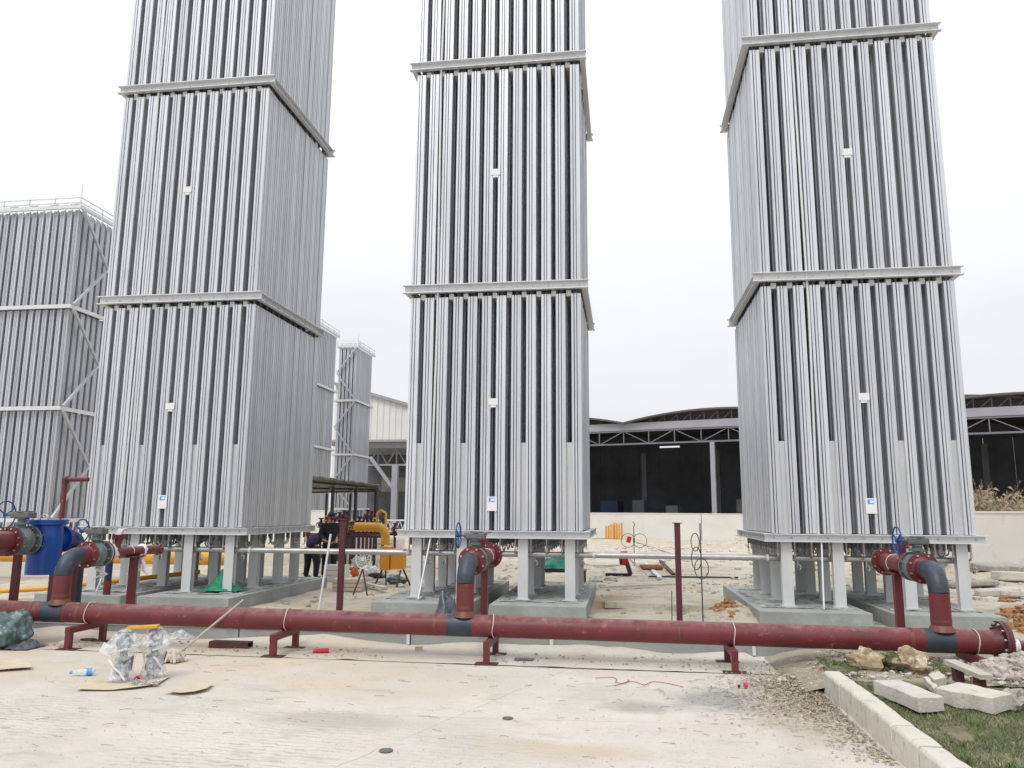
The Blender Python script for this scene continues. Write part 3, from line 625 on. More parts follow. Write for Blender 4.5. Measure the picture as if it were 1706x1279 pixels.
for k, bx in enumerate(BR):
    ball_valve((bx, PY+.425+.152, BZ), VL[k])
    y0 = PY+.425+.305
    t = thing('branch_pipe', (bx, y0, BZ), ['red branch pipe wrapped in white cloth, leading back under the left tower', 'short red branch pipe behind the middle ball valve, flange towards the tower', 'short red branch pipe with round end flange, in front of the right tower'][k], 'pipe', 'red branch pipes behind the ball valves')
    m = MB(); m.lathe((0, 0, 0), (0, 1, 0), [(0, .08), (0, .165), (.02, .165), (.02, .08)], 28); m.obj('gasket', 'gasket', t, world=False)
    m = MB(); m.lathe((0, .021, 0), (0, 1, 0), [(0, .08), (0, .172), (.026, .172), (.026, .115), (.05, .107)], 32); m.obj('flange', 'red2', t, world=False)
    ln = 1.0 if k else 1.34; br_ = .106 if k else .068; fr_ = .178 if k else .088
    if not k: m = MB(); m.lathe((0, .05, 0), (0, 1, 0), [(0, .107), (.16, .068)], 28); m.obj('reducer', 'red', t, world=False)
    m = MB(); m.tube([(0, .05, 0), (0, ln, 0)], br_, 28); m.obj('pipe_length', 'red', t, world=False)
    m = MB(); m.lathe((0, ln-.02, 0), (0, 1, 0), [(0, br_), (0, fr_), (.03, fr_), (.03, .0)], 32); m.mi = 1; m.bolts((0, ln-.021, 0), (0, -1, 0), fr_*.85, 8, .012, .012); m.obj('end_flange', ['red2', 'bolt'], t, world=False)
    m = MB(); pts = [((br_+.007)*math.cos(a), .62, (br_+.007)*math.sin(a)) for a in [PI*q/12-.3 for q in range(17)]]; m.tube(pts, .007, 6); m.obj('clamp_wire', 'wire', t, world=False)
    # small stub with flange on top
    m = MB(); m.tube([(0, .33, .05), (0, .33, .20)], .045, 14); m.lathe((0, .33, .20), (0, 0, 1), [(0, .045), (0, .085), (.022, .085), (.022, .05), (.03, .05), (.03, .085), (.052, .085), (.052, 0)], 16); m.obj('vent_stub', 'red2', t, world=False)
    m = MB(); m.obox((0.02, .33, .285), (.07, .09, .09), (0, .3, .3)); m.tube([(.02, .33, .32), (.13, .33, .34)], .008, 6); m.obj('vent_cock', 'rust' if k else 'gasket', t, world=False)
    # post that carries it
    pt = thing('branch_support', (bx, y0+(.60 if k else .74), 0), ['dark red post under the cloth-wrapped branch pipe', 'dark red post under the middle branch pipe', 'dark red post under the short branch pipe at the right tower'][k], 'pipe support', 'dark red posts under the branch pipes')
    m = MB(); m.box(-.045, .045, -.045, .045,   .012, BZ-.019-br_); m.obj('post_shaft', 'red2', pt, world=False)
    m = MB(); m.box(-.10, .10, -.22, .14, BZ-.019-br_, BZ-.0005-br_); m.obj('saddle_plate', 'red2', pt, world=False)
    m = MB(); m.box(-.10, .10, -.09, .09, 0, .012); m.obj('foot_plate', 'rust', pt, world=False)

# cloth wrap on the left branch
def ragmesh(c, rad, seed, n=3, tails=3):
    m = MB(); c = Vector(c)
    m.ball(c, rad, n, .35, 2.6, seed)
    rnd = random.Random(seed)
    for k in range(tails):
        p = c+Vector((rnd.uniform(-.08, .08), -.07, -.06)); ps = [p+Vector((rnd.uniform(-.03, .05)*q, -.01*q, -.075*q)) for q in range(5)]
        m.tube(ps, [.03, .035, .028, .02, .006], 6)
    return m
bx = BR[0]; y0 = PY+.73
tag(ragmesh((bx, y0+.14, BZ), (.118, .15, .12), 3, 3, 2).obj('cloth_wrap', 'gasket'), 'white cloth wrapped round the joint beside the left grey ball valve', 'cloth')
tag(ragmesh((bx, y0+.92, BZ+.01), (.085, .05, .09), 5, 3, 2).obj('cloth_strip', 'gasket'), 'white strip of cloth tied near the end of the left branch pipe', 'cloth')

# ------------------------------------------------------------------ basket filter line at the far left
fx, fy, fz = -8.36, 10.45, 1.265
t = thing('basket_filter', (fx, fy, fz-.50), 'blue basket filter with flanged lid at the left edge of the photo', 'filter')
m = MB(); m.lathe((fx, fy, fz-.49), (0, 0, 1), [(0, 0), (0, .225), (.55, .225), (.68, .21), (.72, .205)], 40); m.obj('vessel', 'blue', t)
m = MB(); m.lathe((fx, fy, fz+.22), (0, 0, 1), [(0, .205), (0, .275), (.03, .275), (.03, .25)], 40); m.lathe((fx, fy, fz+.255), (0, 0, 1), [(0, .25), (0, .275), (.032, .275), (.032, 0)], 40); m.obj('lid', 'blue', t)
m = MB(); m.bolts((fx, fy, fz+.287), (0, 0, 1), .245, 14, .012, .02); m.obj('lid_bolts', 'bolt', t)
m = MB(); m.tube([(fx-.12, fy, fz+.287), (fx-.12, fy, fz+.34), (fx-.05, fy, fz+.36), (fx+.0, fy, fz+.34), (fx, fy, fz+.287)], .009, 6); m.obj('lift_handle', 'bolt', t)
m = MB(); m.lathe((fx, fy+.15, fz), (0, 1, 0), [(0, .15), (.10, .14), (.14, .14), (.14, .20), (.17, .20), (.17, .1)], 32); m.obj('outlet_nozzle', 'blue', t)
m = MB(); m.lathe((fx, fy-.15, fz), (0, -1, 0), [(0, .15), (.08, .14), (.10, .14), (.10, .20), (.13, .20), (.13, .1)], 32); m.obj('inlet_nozzle', 'blue', t)
bv = ball_valve((fx, fy-.285-.21, fz), 'largest grey ball valve, blue handwheel, at the left edge before the blue filter', 1.18)
t = thing('inlet_pipe', (fx, 9.3, fz), 'red flanged pipe entering from the left edge of the photo', 'pipe')
yv = fy-.285-.21-.178
m = MB(); m.tube([(fx, 8.5, fz), (fx, yv-.03, fz)], .135, 28); m.obj('pipe_length', 'red', t)
m = MB(); m.lathe((fx, yv-.04, fz), (0, 1, 0), [(0, .135), (.0, .20), (.036, .20), (.036, .1)], 32); m.mi = 1; m.bolts((fx, yv-.041, fz), (0, -1, 0), .172, 12, .013, .02); m.obj('flange', ['red2', 'bolt'], t)
t = thing('outlet_pipe', (fx, 11.5, fz), 'dark red pipe leaving the blue filter towards the left tower', 'pipe')
m = MB(); m.tube([(fx, fy+.355, fz), (fx, 10.95, fz)], .125, 28); m.obj('pipe_length', 'dkred', t)
m = MB(); m.tube([(fx, 10.95+.18*math.sin(a), fz-.18*(1-math.cos(a))) for a in [PI/2*q/8 for q in range(9)]]+[(fx, 11.13, .02)], .125, 28); m.obj('drop_pipe', 'navy', t)
m = MB(); m.lathe((fx, fy+.322, fz), (0, 1, 0), [(0, .1), (0, .20), (.03, .20), (.03, .135)], 32); m.obj('flange', 'dkred', t)
# frames below
t = thing('filter_stand', (fx, 9.6, 0), 'dark red steel stand of four posts under the blue filter line', 'stand')
for (xx, yyv, mm_) in ((fx-.17, 9.45, 'dkred'), (fx+.17, 9.75, 'dkred'), (fx-.17, 10.9, 'dkred'), (fx+.17, 10.9, 'dkred')):
    m = MB(); m.box(xx-.04, xx+.04, yyv-.04, yyv+.04, 0, fz-.18); m.obj('post', mm_, t)
for yyv in (9.45, 10.9):
    m = MB(); m.box(fx-.26, fx+.26, yyv-.035, yyv+.035, fz-.18, fz-.137); m.obj('cross_bar', 'dkred', t)
a = G(-30, 990, .35); b = G(82, 1000, .3)
tag(MB().bar((a.x, a.y, .16), (b.x, b.y, .14), .09, .09).obj('steel_channel', 'dkred'), 'dark red steel channel lying behind the pipeline at the left edge', 'steel channel')
# upright gas pipe with elbow
t = thing('vent_riser', (-8.9, 12.0, 0), 'thin red upright pipe turning right at its top, behind the blue filter', 'pipe')
p0 = AY(101, 880, 12); p1 = AY(101, 799, 12)
m = MB(); m.tube([(p0.x, 12, 0), (p0.x, 12, p1.z-.05)], .04, 14); m.obj('upright', 'red', t)
m = MB(); m.tube([(p0.x-.01, 12, p1.z), (p0.x+.42, 12, p1.z)], .038, 14); m.obj('cross_pipe', 'red', t)
m = MB(); m.lathe((p0.x-.03, 12, p1.z), (1, 0, 0), [(0, .02), (0, .055), (.07, .055), (.07, .04)], 14); m.lathe((p0.x, 12, p1.z-.07), (0, 0, 1), [(0, .04), (0, .055), (.07, .055)], 14); m.obj('elbow', 'steeld', t)
# yellow pipes behind left tower
t = thing('yellow_gas_pipe', (-14, 18, .6), 'thick yellow gas pipe running low behind the left tower', 'pipe')
m = MB(); m.tube([(-20, 18, .55), (-13.6, 18, .55)], .16, 20); m.obj('pipe_length', 'yellow', t)
m = MB(); m.tube([(-13.58, 18, .55), (-9.4, 18, .55)], .16, 20); m.obj('pipe_length', 'yellow', t)
m = MB(); m.lathe((-13.62, 18, .55), (1, 0, 0), [(0, .16), (0, .2), (.07, .2), (.07, .16)], 20); m.obj('weld_collar', 'yellow', t)
tag(MB().tube([(-13, 13.0, .12), (-10.9, 13.6, .22), (-8.6, 15.2, .46)], .045, 12).obj('yellow_hose_pipe', 'yellow'), 'thin yellow pipe slanting up from the left edge below the blue filter', 'pipe')

p = AY(181, 950, 12.6); t = thing('navy_upright_pipe', (p.x, 12.6, .28), 'dark navy upright pipe with red foot between the left tower legs', 'pipe')
m = MB(); m.tube([(p.x, 12.6, .5), (p.x, 12.6, 1.0)], .06, 16); m.obj('pipe_length', 'navy', t)
m = MB(); m.tube([(p.x, 12.6, .27), (p.x, 12.6, .498)], .062, 16); m.obj('foot_length', 'red2', t)

# ------------------------------------------------------------------ distant finned towers
def far_tower(x0, y0, nx, ny, px, py, rings, label, brace, rail=True):
    Wd, Dd = nx*px+.2, ny*py+.2
    t = thing('distant_vaporizer', (x0, y0, 0), label, 'vaporizer tower', 'finned vaporizer towers in the distance')
    segs = [(a+.09, b-.085) for a, b in zip(rings, rings[1:])]
    cm = star(px*.31, py*(.31 if brace == 'R' else .36), segs, (.9, rings[-1]), .008, 'alu_far')
    for i in range(nx):
        for j in range(ny):
            if 1 < i < nx-2 and 1 < j < ny-2: continue
            inst('fin_column', cm, t, (.1+px*(i+.5), .1+py*(j+.5), 0))
    for z in rings:
        for (a, b, c, d) in ((-.06, Wd+.06, -.06, .03), (-.06, Wd+.06, Dd-.03, Dd+.06), (-.06, .03, .031, Dd-.031), (Wd-.03, Wd+.06, .031, Dd-.031)):
            m = MB(); m.box(a, b, c, d, z-.08, z+.08); m.obj('ring_beam', 'frame', t, world=False)
    for a, b in zip(rings, rings[1:]):
        mid = (a+b)/2
        for side in brace:
            if side == 'R': e0, e1 = (Wd+.09, .1), (Wd+.09, 2.0)
            else: e0, e1 = (Wd-.1, -.09), (.1, -.09)
            for (z0, z1) in ((b-.1, mid+.02), (a+.1, mid-.02)):
                m = MB(); m.bar((*e0, z0), (*e1, z1), .10, .10); m.obj('brace', 'brace', t, world=False)
    for i in range(0, nx, max(1, nx//3)):
        for yy in (.3, Dd-.3):
            m = MB(); m.box(i*px+.2, i*px+.38, yy-.08, yy+.08, 0, rings[0]); m.obj('leg', 'legm', t, world=False)
    if rail:
        m = MB(); zt = rings[-1]
        for z in (zt+.2, zt+.42):
            for p in (((0, 0), (Wd, 0)), ((Wd, 0), (Wd, Dd))): m.bar((*p[0], z), (*p[1], z), .035)
        k = int(Wd/1.1)
        for q in range(k+1): m.bar((Wd*q/k, 0, zt), (Wd*q/k, 0, zt+.42), .035)
        k = int(Dd/1.1)
        for q in range(1, k+1): m.bar((Wd, Dd*q/k, zt), (Wd, Dd*q/k, zt+.42), .035)
        for q in range(5): m.tube([(Wd*.2*q+.2, .3, zt+.08), (Wd*.2*q+.3, .3, zt+.26), (Wd*.2*q+.7, .3, zt+.28), (Wd*.2*q+.85, .3, zt+.1)], .03, 6)
        m.tube([(Wd, 0, zt), (Wd, 0, zt+1.0)], .02, 5)
        m.obj('guard_rail', 'frame', t, world=False)
    return t
far_tower(-23.2-14*.34-.2, 29, 14, 7, .34, .38, (1.25, 5.87, 10.25, 14.72), 'distant finned tower with zigzag braces at the left edge of the photo', 'R')
far_tower(-21.3-5*.3-.2, 50.8, 5, 14, .3, .31, (1.6, 6.2, 10.6, 14.9), 'distant finned tower mostly hidden behind the right side of the left tower', 'F')
far_tower(-22.45, 58.0, 5, 14, .31, .28, (1.9, 6.1, 10.35, 14.75), 'farthest finned tower with zigzag braces, left of the white building', 'F')

# ------------------------------------------------------------------ canopy, sheds, walls
t = thing('open_canopy', (-10, 27, 0), 'dark flat canopy on thin posts between the left and middle towers', 'canopy')
zc = 2.6; Q = [G(498, 792, zc), G(632, 809.5, zc), G(634, 817.2, zc), G(498, 821, zc)]
def cq(u, v, dz=0): p = (Q[0]*(1-u)+Q[1]*u)*(1-v)+(Q[3]*(1-u)+Q[2]*u)*v; return Vector((p.x, p.y, zc+dz))
for k in range(16):
    a, b = k/16, (k+1)/16; m = MB(); dz = .02*(k % 2)
    m.add([cq(a, 0, dz), cq(b, 0, dz), cq(b, 1, dz), cq(a, 1, dz), cq(a, 0, dz+.03), cq(b, 0, dz+.03), cq(b, 1, dz+.03), cq(a, 1, dz+.03)],
          [(3, 2, 1, 0), (4, 5, 6, 7), (0, 1, 5, 4), (1, 2, 6, 5), (2, 3, 7, 6), (3, 0, 4, 7)]); m.obj('roof_sheet', 'roofg', t)
for v in (.12, .5, .88):
    m = MB(); m.bar(cq(.02, v, -.05), cq(.98, v, -.05), .06, .07); m.obj('beam', 'steeld', t)
for u in (.1, .37, .66, .95):
    m = MB(); m.bar(cq(u, .05, -.11), cq(u, .95, -.11), .05); m.obj('rafter', 'steeld', t)
for u, v in ((.37, .12), (.66, .12), (.95, .12), (.37, .88), (.66, .88), (.97, .88)):
    p = cq(u, v); m = MB(); m.box(p.x-.045, p.x+.045, p.y-.045, p.y+.045, 0, zc-.14); m.obj('post', 'steeld', t)

def wall(p0, p1, h, mt, label, name='boundary_wall', th=.25, seg=4.0, z0=-.05):
    p0 = Vector(p0); p1 = Vector(p1); d = (p1-p0); ln = d.length; a = math.atan2(d.y, d.x)
    t = thing(name, (p0.x, p0.y, 0), label, 'wall', None, a)
    n = max(1, round(ln/seg))
    for k in range(n):
        m = MB(); m.box(ln*k/n, ln*(k+1)/n, 0, th, z0, h); m.obj('wall_panel', mt, t, world=False)
        m = MB(); m.box(ln*k/n-.0, ln*(k+1)/n, -.03, th+.03, h, h+.06); m.obj('coping', mt, t, world=False)
    return t
wall((-4.5, 56.2), (5, 52.5), 1.70, 'wallc', 'long pale boundary wall in front of the dark open shed, between middle and right towers')
wall((5.05, 52.5), (14, 49), 1.70, 'wallc', 'pale boundary wall length partly hidden by the left side of the right tower')
wall((9.2, 31.5), (13.9, 20.0), 1.80, 'wallp', 'cream rendered wall coming towards the viewer at the right edge')
wall((-30, 50), (-19, 49), 1.72, 'wallc', 'white boundary wall seen under the canopy, left of the middle tower')
# fence of white loops
t = thing('lattice_fence', (-11.5, 35, 0), 'low white lattice fence behind the yellow pipe elbow', 'fence')
fa = AY(560, 868, 34).x; fbx = AY(675, 868, 34).x
k = 0; x = fa
while x < fbx:
    m = MB(); m.tube([(x, 34, .6), (x+.13, 34, .95), (x, 34, 1.3)], .02, 5); m.tube([(x+.26, 34, .6), (x+.13, 34, .95), (x+.26, 34, 1.3)], .02, 5); m.obj('lattice_panel', 'white', t); x += .27
m = MB(); m.box(fa, fbx, 33.96, 34.04, 1.3, 1.37); m.obj('rail', 'white', t)
m = MB(); m.box(fa, fbx, 33.96, 34.04, .52, .6); m.obj('rail', 'white', t)
m = MB(); m.box(fa, fbx, 33.9, 34.1, 0, .52); m.obj('base_wall', 'wallc', t)

def shed(p0, p1, zt, depth, span, label, colx, th=1.05):
    """open-fronted truss shed; front line p0->p1, arched roofs behind it"""
    p0 = Vector(p0); p1 = Vector(p1); d = p1-p0; ln = d.length; a = math.atan2(d.y, d.x)
    t = thing('open_shed', (p0.x, p0.y, 0), label, 'shed', 'open-fronted steel sheds', a)
    m = MB(); m.box(0, ln, -.12, .12, zt-.55, zt); m.obj('eaves_beam', 'trusspale', t, world=False)
    zb_ = zt-.55-th
    for nm, z in (('top_chord', zt-.62), ('bottom_chord', zb_)):
        m = MB(); m.box(0, ln, -.08, .08, z-.06, z+.06); m.obj(nm, 'truss', t, world=False)
    n = int(ln/1.9)
    for k in range(n):
        x = ln*k/n; x2 = ln*(k+1)/n
        m = MB(); m.bar((x, 0, zb_), (x, 0, zt-.62), .07); m.obj('truss_post', 'truss', t, world=False)
        m = MB(); m.bar((x, 0, (zt-.62) if k % 2 else zb_), (x2, 0, zb_ if k % 2 else (zt-.62)), .06); m.obj('truss_diagonal', 'truss', t, world=False)
    for x in colx:
        m = MB(); m.box(x-.16, x+.16, -.16, .16, 0, zb_-.06); m.obj('column', 'trusspale', t, world=False)
    # arched roof shells
    x = 0
    k = 0
    while x < ln-1:
        m = MB(); n2 = 14; vs = []; rise = span*.055
        for yy in (-.5, depth):
            for q in range(n2+1):
                u = q/n2; vs.append((x+span*u, yy, zt+.05+rise*(1-(2*u-1)**2)))
        for yy in (-.5, depth):
            for q in range(n2+1):
                u = q/n2; vs.append((x+span*u, yy, zt-.08+rise*(1-(2*u-1)**2)))
        nn = n2+1
        fs = [(q, q+1, nn+q+1, nn+q) for q in range(n2)]+[(2*nn+q, 3*nn+q, 3*nn+q+1, 2*nn+q+1) for q in range(n2)]+[(q, 2*nn+q, 2*nn+q+1, q+1) for q in range(n2)]
        m.add(vs, fs); m.obj('arched_roof', 'roofd', t, world=False)
        m = MB()
        for q in range(n2):
            u0, u1 = q/n2, (q+1)/n2
            z0 = zt+.0+rise*(1-(2*u0-1)**2)-.1
            m.bar((x+span*u0, .3, zt-.3), (x+span*u0, .3, z0), .07)
            m.bar((x+span*u0, .3, zt-.3), (x+span*u1, .3, zt+rise*(1-(2*u1-1)**2)-.1), .06)
        m.obj('gable_truss', 'truss', t, world=False)
        m = MB(); vs = [(x+span*q/n2, .7, zt-.5) for q in range(n2+1)]+[(x+span*q/n2, .7, zt-.1+rise*(1-(2*q/n2-1)**2)) for q in range(n2+1)]+[(x+span*q/n2, .75, zt-.5) for q in range(n2+1)]+[(x+span*q/n2, .75, zt-.1+rise*(1-(2*q/n2-1)**2)) for q in range(n2+1)]
        m.add(vs, [(q, q+1, nn+q+1, nn+q) for q in range(n2)]+[(2*nn+q+1, 2*nn+q, 3*nn+q, 3*nn+q+1) for q in range(n2)]); m.obj('gable_sheet', 'roofd', t, world=False)
        x += span
    for q in range(int(ln/2)):
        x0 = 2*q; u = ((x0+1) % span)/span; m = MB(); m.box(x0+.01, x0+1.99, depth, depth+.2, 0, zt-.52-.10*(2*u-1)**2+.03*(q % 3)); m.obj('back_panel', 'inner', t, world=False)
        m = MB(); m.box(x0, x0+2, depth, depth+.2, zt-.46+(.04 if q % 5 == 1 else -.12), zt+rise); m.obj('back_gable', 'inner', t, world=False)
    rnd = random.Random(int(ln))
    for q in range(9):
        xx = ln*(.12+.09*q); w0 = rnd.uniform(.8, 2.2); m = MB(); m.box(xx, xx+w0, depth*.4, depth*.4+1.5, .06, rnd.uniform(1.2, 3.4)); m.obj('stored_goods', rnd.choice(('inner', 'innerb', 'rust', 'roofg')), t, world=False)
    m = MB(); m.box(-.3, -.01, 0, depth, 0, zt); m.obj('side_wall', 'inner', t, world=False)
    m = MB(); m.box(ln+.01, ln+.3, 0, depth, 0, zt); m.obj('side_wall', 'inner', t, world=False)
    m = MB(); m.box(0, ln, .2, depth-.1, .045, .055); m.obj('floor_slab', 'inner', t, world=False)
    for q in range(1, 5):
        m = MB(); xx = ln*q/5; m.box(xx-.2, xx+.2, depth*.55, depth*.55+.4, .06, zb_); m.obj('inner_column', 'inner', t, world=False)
    return t
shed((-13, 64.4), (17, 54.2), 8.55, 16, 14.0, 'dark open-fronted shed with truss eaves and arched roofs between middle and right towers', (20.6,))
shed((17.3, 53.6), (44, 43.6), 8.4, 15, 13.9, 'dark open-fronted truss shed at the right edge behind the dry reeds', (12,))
# white high building, left shed
sA = AY(600, 738, 70); sB = AY(760, 722, 70)
t = thing('open_shed', (-28, 70, 0), 'open shed with truss eaves and pale post, left of the middle tower', 'shed', 'open-fronted steel sheds')
zt = sA.z
m = MB(); m.box(sA.x, sB.x, 69.8, 70.2, zt-.5, zt); m.obj('eaves_beam', 'trusspale', t)
m = MB(); m.box(sA.x, sB.x, 69.9, 70.1, zt-2.15, zt-2.0); m.obj('bottom_chord', 'trusspale', t)
x = sA.x; k = 0
while x < sB.x-1:
    m = MB(); m.bar((x, 70, zt-2.05), (x, 70, zt-.5), .11); m.obj('truss_post', 'truss', t)
    m = MB(); m.bar((x, 70, zt-.5), (x+.9, 70, zt-2.05), .1); m.bar((x+1.8, 70, zt-.5), (x+.9, 70, zt-2.05), .1); m.obj('truss_diagonal', 'truss', t); x += 1.8
cxp = AY(658, 800, 69.5).x
m = MB(); m.box(cxp-.27, cxp+.27, 69.3, 69.8, 0, zt-2.15); m.obj('column', 'trusspale', t)
bq = AY(617, 762, 69.4); m = MB(); m.bar((bq.x, 69.45, bq.z), (cxp-.2, 69.45, AY(655, 812, 69.4).z), .3, .3); m.obj('brace', 'trusspale', t)
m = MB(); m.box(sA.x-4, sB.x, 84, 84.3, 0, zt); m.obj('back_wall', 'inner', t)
m = MB(); m.box(sA.x-4, sB.x, 69, 84, zt+.01, zt+.2); m.obj('roof', 'trusspale', t)
for z in (3.2, 5.2): m = MB(); m.box(sA.x, sB.x, 76, 76.3, z, z+.5); m.obj('inner_beam', 'roofd', t)
m = MB(); m.box(sA.x, sB.x, 77, 77.2, 3.7, 5.2); m.obj('inner_panel', 'bund', t)
t = thing('white_building', (-30, 92, 0), 'tall white clad building with sloping roof behind the left shed', 'building')
a = AY(560, 640, 92); b = AY(700, 683, 92)
m = MB(); m.add([(a.x, 92, 0), (b.x, 92, 0), (b.x, 92, b.z), (a.x, 92, a.z), (a.x, 110, 0), (b.x, 110, 0), (b.x, 110, b.z), (a.x, 110, a.z)], [(0, 1, 2, 3), (5, 4, 7, 6), (1, 5, 6, 2), (4, 0, 3, 7), (3, 2, 6, 7)]); m.obj('wall', 'bwhite', t)
m = MB(); m.bar((a.x-.4, 91.7, a.z+.1), (b.x+.4, 91.7, b.z+.1), .5, .35); m.obj('roof_edge', 'trusspale', t)
for q in range(1, 14):
    x = a.x+(b.x-a.x)*q/14; m = MB(); m.box(x-.05, x+.05, 91.9, 91.99, 0, a.z+(b.z-a.z)*q/14-.2); m.obj('cladding_rib', 'bwhite', t)

# ------------------------------------------------------------------ people
def skin(name, pts, edges, mt, parent, sub=2):
    me = bpy.data.meshes.new(name); me.from_pydata([p[:3] for p in pts], edges, []); me.materials.append(M[mt])
    o = bpy.data.objects.new(name, me); COL.objects.link(o); o.parent = parent
    s = o.modifiers.new('skin', 'SKIN'); lay = me.skin_vertices[0] if me.skin_vertices else None
    if lay is None:
        bm = bmesh.new(); bm.from_mesh(me); bm.verts.layers.skin.verify(); bm.to_mesh(me); bm.free(); lay = me.skin_vertices[0]
    for i, p in enumerate(pts):
        lay.data[i].radius = (p[3], p[4] if len(p) > 4 else p[3]); lay.data[i].use_root = (i == 0)
    d = o.modifiers.new('subd', 'SUBSURF'); d.levels = sub; d.render_levels = sub
    return o
def hand(t, c, d, mt='skin'):
    """palm and five bent fingers; c wrist, d pointing direction"""
    c = Vector(c); d = Vector(d).normalized(); a = Vector((0, 0, 1)) if abs(d.z) < .8 else Vector((0, 1, 0)); s = d.cross(a).normalized(); n = s.cross(d)
    m = MB(); m.ball(c+d*.045, (.035, .035, .045), 1)
    for k, ln in enumerate((.065, .075, .07, .055)):
        b = c+d*.08+s*(.024*(k-1.5)); m.tube([b, b+d*ln*.55-n*.008, b+d*ln*.9-n*.035], [.010, .009, .007], 6)
    b = c+d*.03+s*.035; m.tube([b, b+s*.03+d*.03, b+s*.035+d*.06], [.012, .010, .008], 6)
    m.obj('hand', mt, t, world=False)
# worker A: upright, facing the viewer, masked
pa = G(547, 967); pa = Vector((pa.x, pa.y, yard_z(pa.x, pa.y)))
t = thing('person', pa, 'standing worker in black jacket and dark face mask, beside the tall dark red post', 'person', None, R(35)); t.scale = (.95, .95, .95)
skin('body', [(0, 0, .93, .13, .10), (0, 0, 1.12, .14, .10), (0, -.01, 1.34, .17, .11), (0, -.01, 1.46, .07), (0, -.03, 1.54, .058), (0, -.05, 1.60, .085, .095), (0, -.04, 1.68, .08, .09),
              (.20, 0, 1.38, .06), (.29, -.06, 1.14, .048), (.20, -.24, 1.02, .036), (-.20, 0, 1.38, .06), (-.28, -.04, 1.14, .048), (-.22, -.22, 1.0, .036),
              (.10, 0, .86, .09), (.11, -.03, .48, .065), (.12, .03, .09, .045), (.13, -.12, .04, .04), (-.10, 0, .86, .09), (-.12, -.02, .48, .065), (-.13, .04, .09, .045), (-.14, -.11, .04, .04)],
     [(0, 1), (1, 2), (2, 3), (3, 4), (4, 5), (5, 6), (2, 7), (7, 8), (8, 9), (2, 10), (10, 11), (11, 12), (0, 13), (13, 14), (14, 15), (15, 16), (0, 17), (17, 18), (18, 19), (19, 20)], 'skin', t)
skin('jacket', [(0, 0, .90, .17, .13), (0, 0, 1.12, .165, .125), (0, -.01, 1.35, .19, .13), (0, -.01, 1.45, .10), (.21, 0, 1.39, .08), (.295, -.06, 1.14, .064), (.21, -.22, 1.03, .052), (-.21, 0, 1.39, .08), (-.285, -.04, 1.14, .064), (-.225, -.20, 1.01, .052)],
     [(0, 1), (1, 2), (2, 3), (2, 4), (4, 5), (5, 6), (2, 7), (7, 8), (8, 9)], 'black', t)
skin('trousers', [(0, 0, .92, .15, .12), (.10, 0, .84, .11), (.115, -.03, .48, .085), (.12, .03, .06, .065), (-.10, 0, .84, .11), (-.12, -.02, .48, .085), (-.13, .04, .06, .065)],
     [(0, 1), (1, 2), (2, 3), (0, 4), (4, 5), (5, 6)], 'black', t)
m = MB(); m.ball((0, -.035, 1.665), (.098, .108, .10), 3, .12, 4, 1); m.obj('hair', 'hair', t, world=False)
m = MB(); m.ball((0, -.115, 1.575), (.06, .04, .05), 2); m.obj('face_mask', 'mask', t, world=False)
m = MB(); m.ball((.033, -.137, 1.635), .011, 1); m.ball((-.033, -.137, 1.635), .011, 1); m.obj('eyes', 'hair', t, world=False)
m = MB(); m.ball((0, -.148, 1.605), (.014, .022, .022), 1); m.ball((.092, -.05, 1.61), (.012, .02, .032), 1); m.ball((-.092, -.05, 1.61), (.012, .02, .032), 1); m.obj('nose_and_ears', 'skin', t, world=False)
for s in (1, -1): m = MB(); m.ball((.135*s, -.07, .045), (.06, .15, .055), 2); m.obj('shoe', 'rubber', t, world=False)
hand(t, (.19, -.26, 1.02), (-.2, -1, .1)); hand(t, (-.21, -.24, .99), (.2, -1, .1))
# worker B: bent over with his back to the viewer
pb = G(519, 968); pb = Vector((pb.x, pb.y, yard_z(pb.x, pb.y)))
t = thing('person', pb, 'worker in navy jacket and black trousers bending over beside the left tower', 'person', None, R(-20)); t.scale = (.9, .9, .88)
skin('body', [(0, -.10, .90, .14, .12), (0, .02, 1.08, .14, .11), (0, .22, 1.20, .16, .11), (0, .34, 1.20, .06), (0, .44, 1.16, .085), (0, .52, 1.12, .07),
              (.20, .24, 1.12, .06), (.26, .30, .86, .048), (.20, .48, .70, .036), (-.20, .24, 1.12, .06), (-.26, .30, .86, .048), (-.18, .48, .70, .036),
              (.11, -.08, .82, .10), (.14, .02, .46, .07), (.15, -.02, .09, .045), (.16, .14, .04, .04), (-.11, -.08, .82, .10), (-.16, .0, .46, .07), (-.19, -.04, .09, .045), (-.20, .12, .04, .04)],
     [(0, 1), (1, 2), (2, 3), (3, 4), (4, 5), (2, 6), (6, 7), (7, 8), (2, 9), (9, 10), (10, 11), (0, 12), (12, 13), (13, 14), (14, 15), (0, 16), (16, 17), (17, 18), (18, 19)], 'skin', t)
skin('jacket', [(0, -.13, .82, .18, .15), (0, .02, 1.10, .20, .15), (0, .22, 1.22, .20, .14), (0, .31, 1.22, .10), (.22, .24, 1.12, .085), (.27, .30, .86, .066), (.21, .46, .71, .052), (-.22, .24, 1.12, .085), (-.27, .30, .86, .066), (-.19, .46, .71, .052)],
     [(0, 1), (1, 2), (2, 3), (2, 4), (4, 5), (5, 6), (2, 7), (7, 8), (8, 9)], 'navycl', t)
skin('trousers', [(0, -.06, .98, .17, .15), (.11, -.08, .80, .13), (.145, .02, .46, .10), (.15, -.02, .06, .07), (-.11, -.08, .80, .13), (-.165, 0, .46, .10), (-.19, -.04, .06, .07)],
     [(0, 1), (1, 2), (2, 3), (0, 4), (4, 5), (5, 6)], 'black', t)
m = MB(); m.ball((0, .46, 1.19), (.095, .10, .085), 2, .1, 4, 2); m.obj('hair', 'hair', t, world=False)
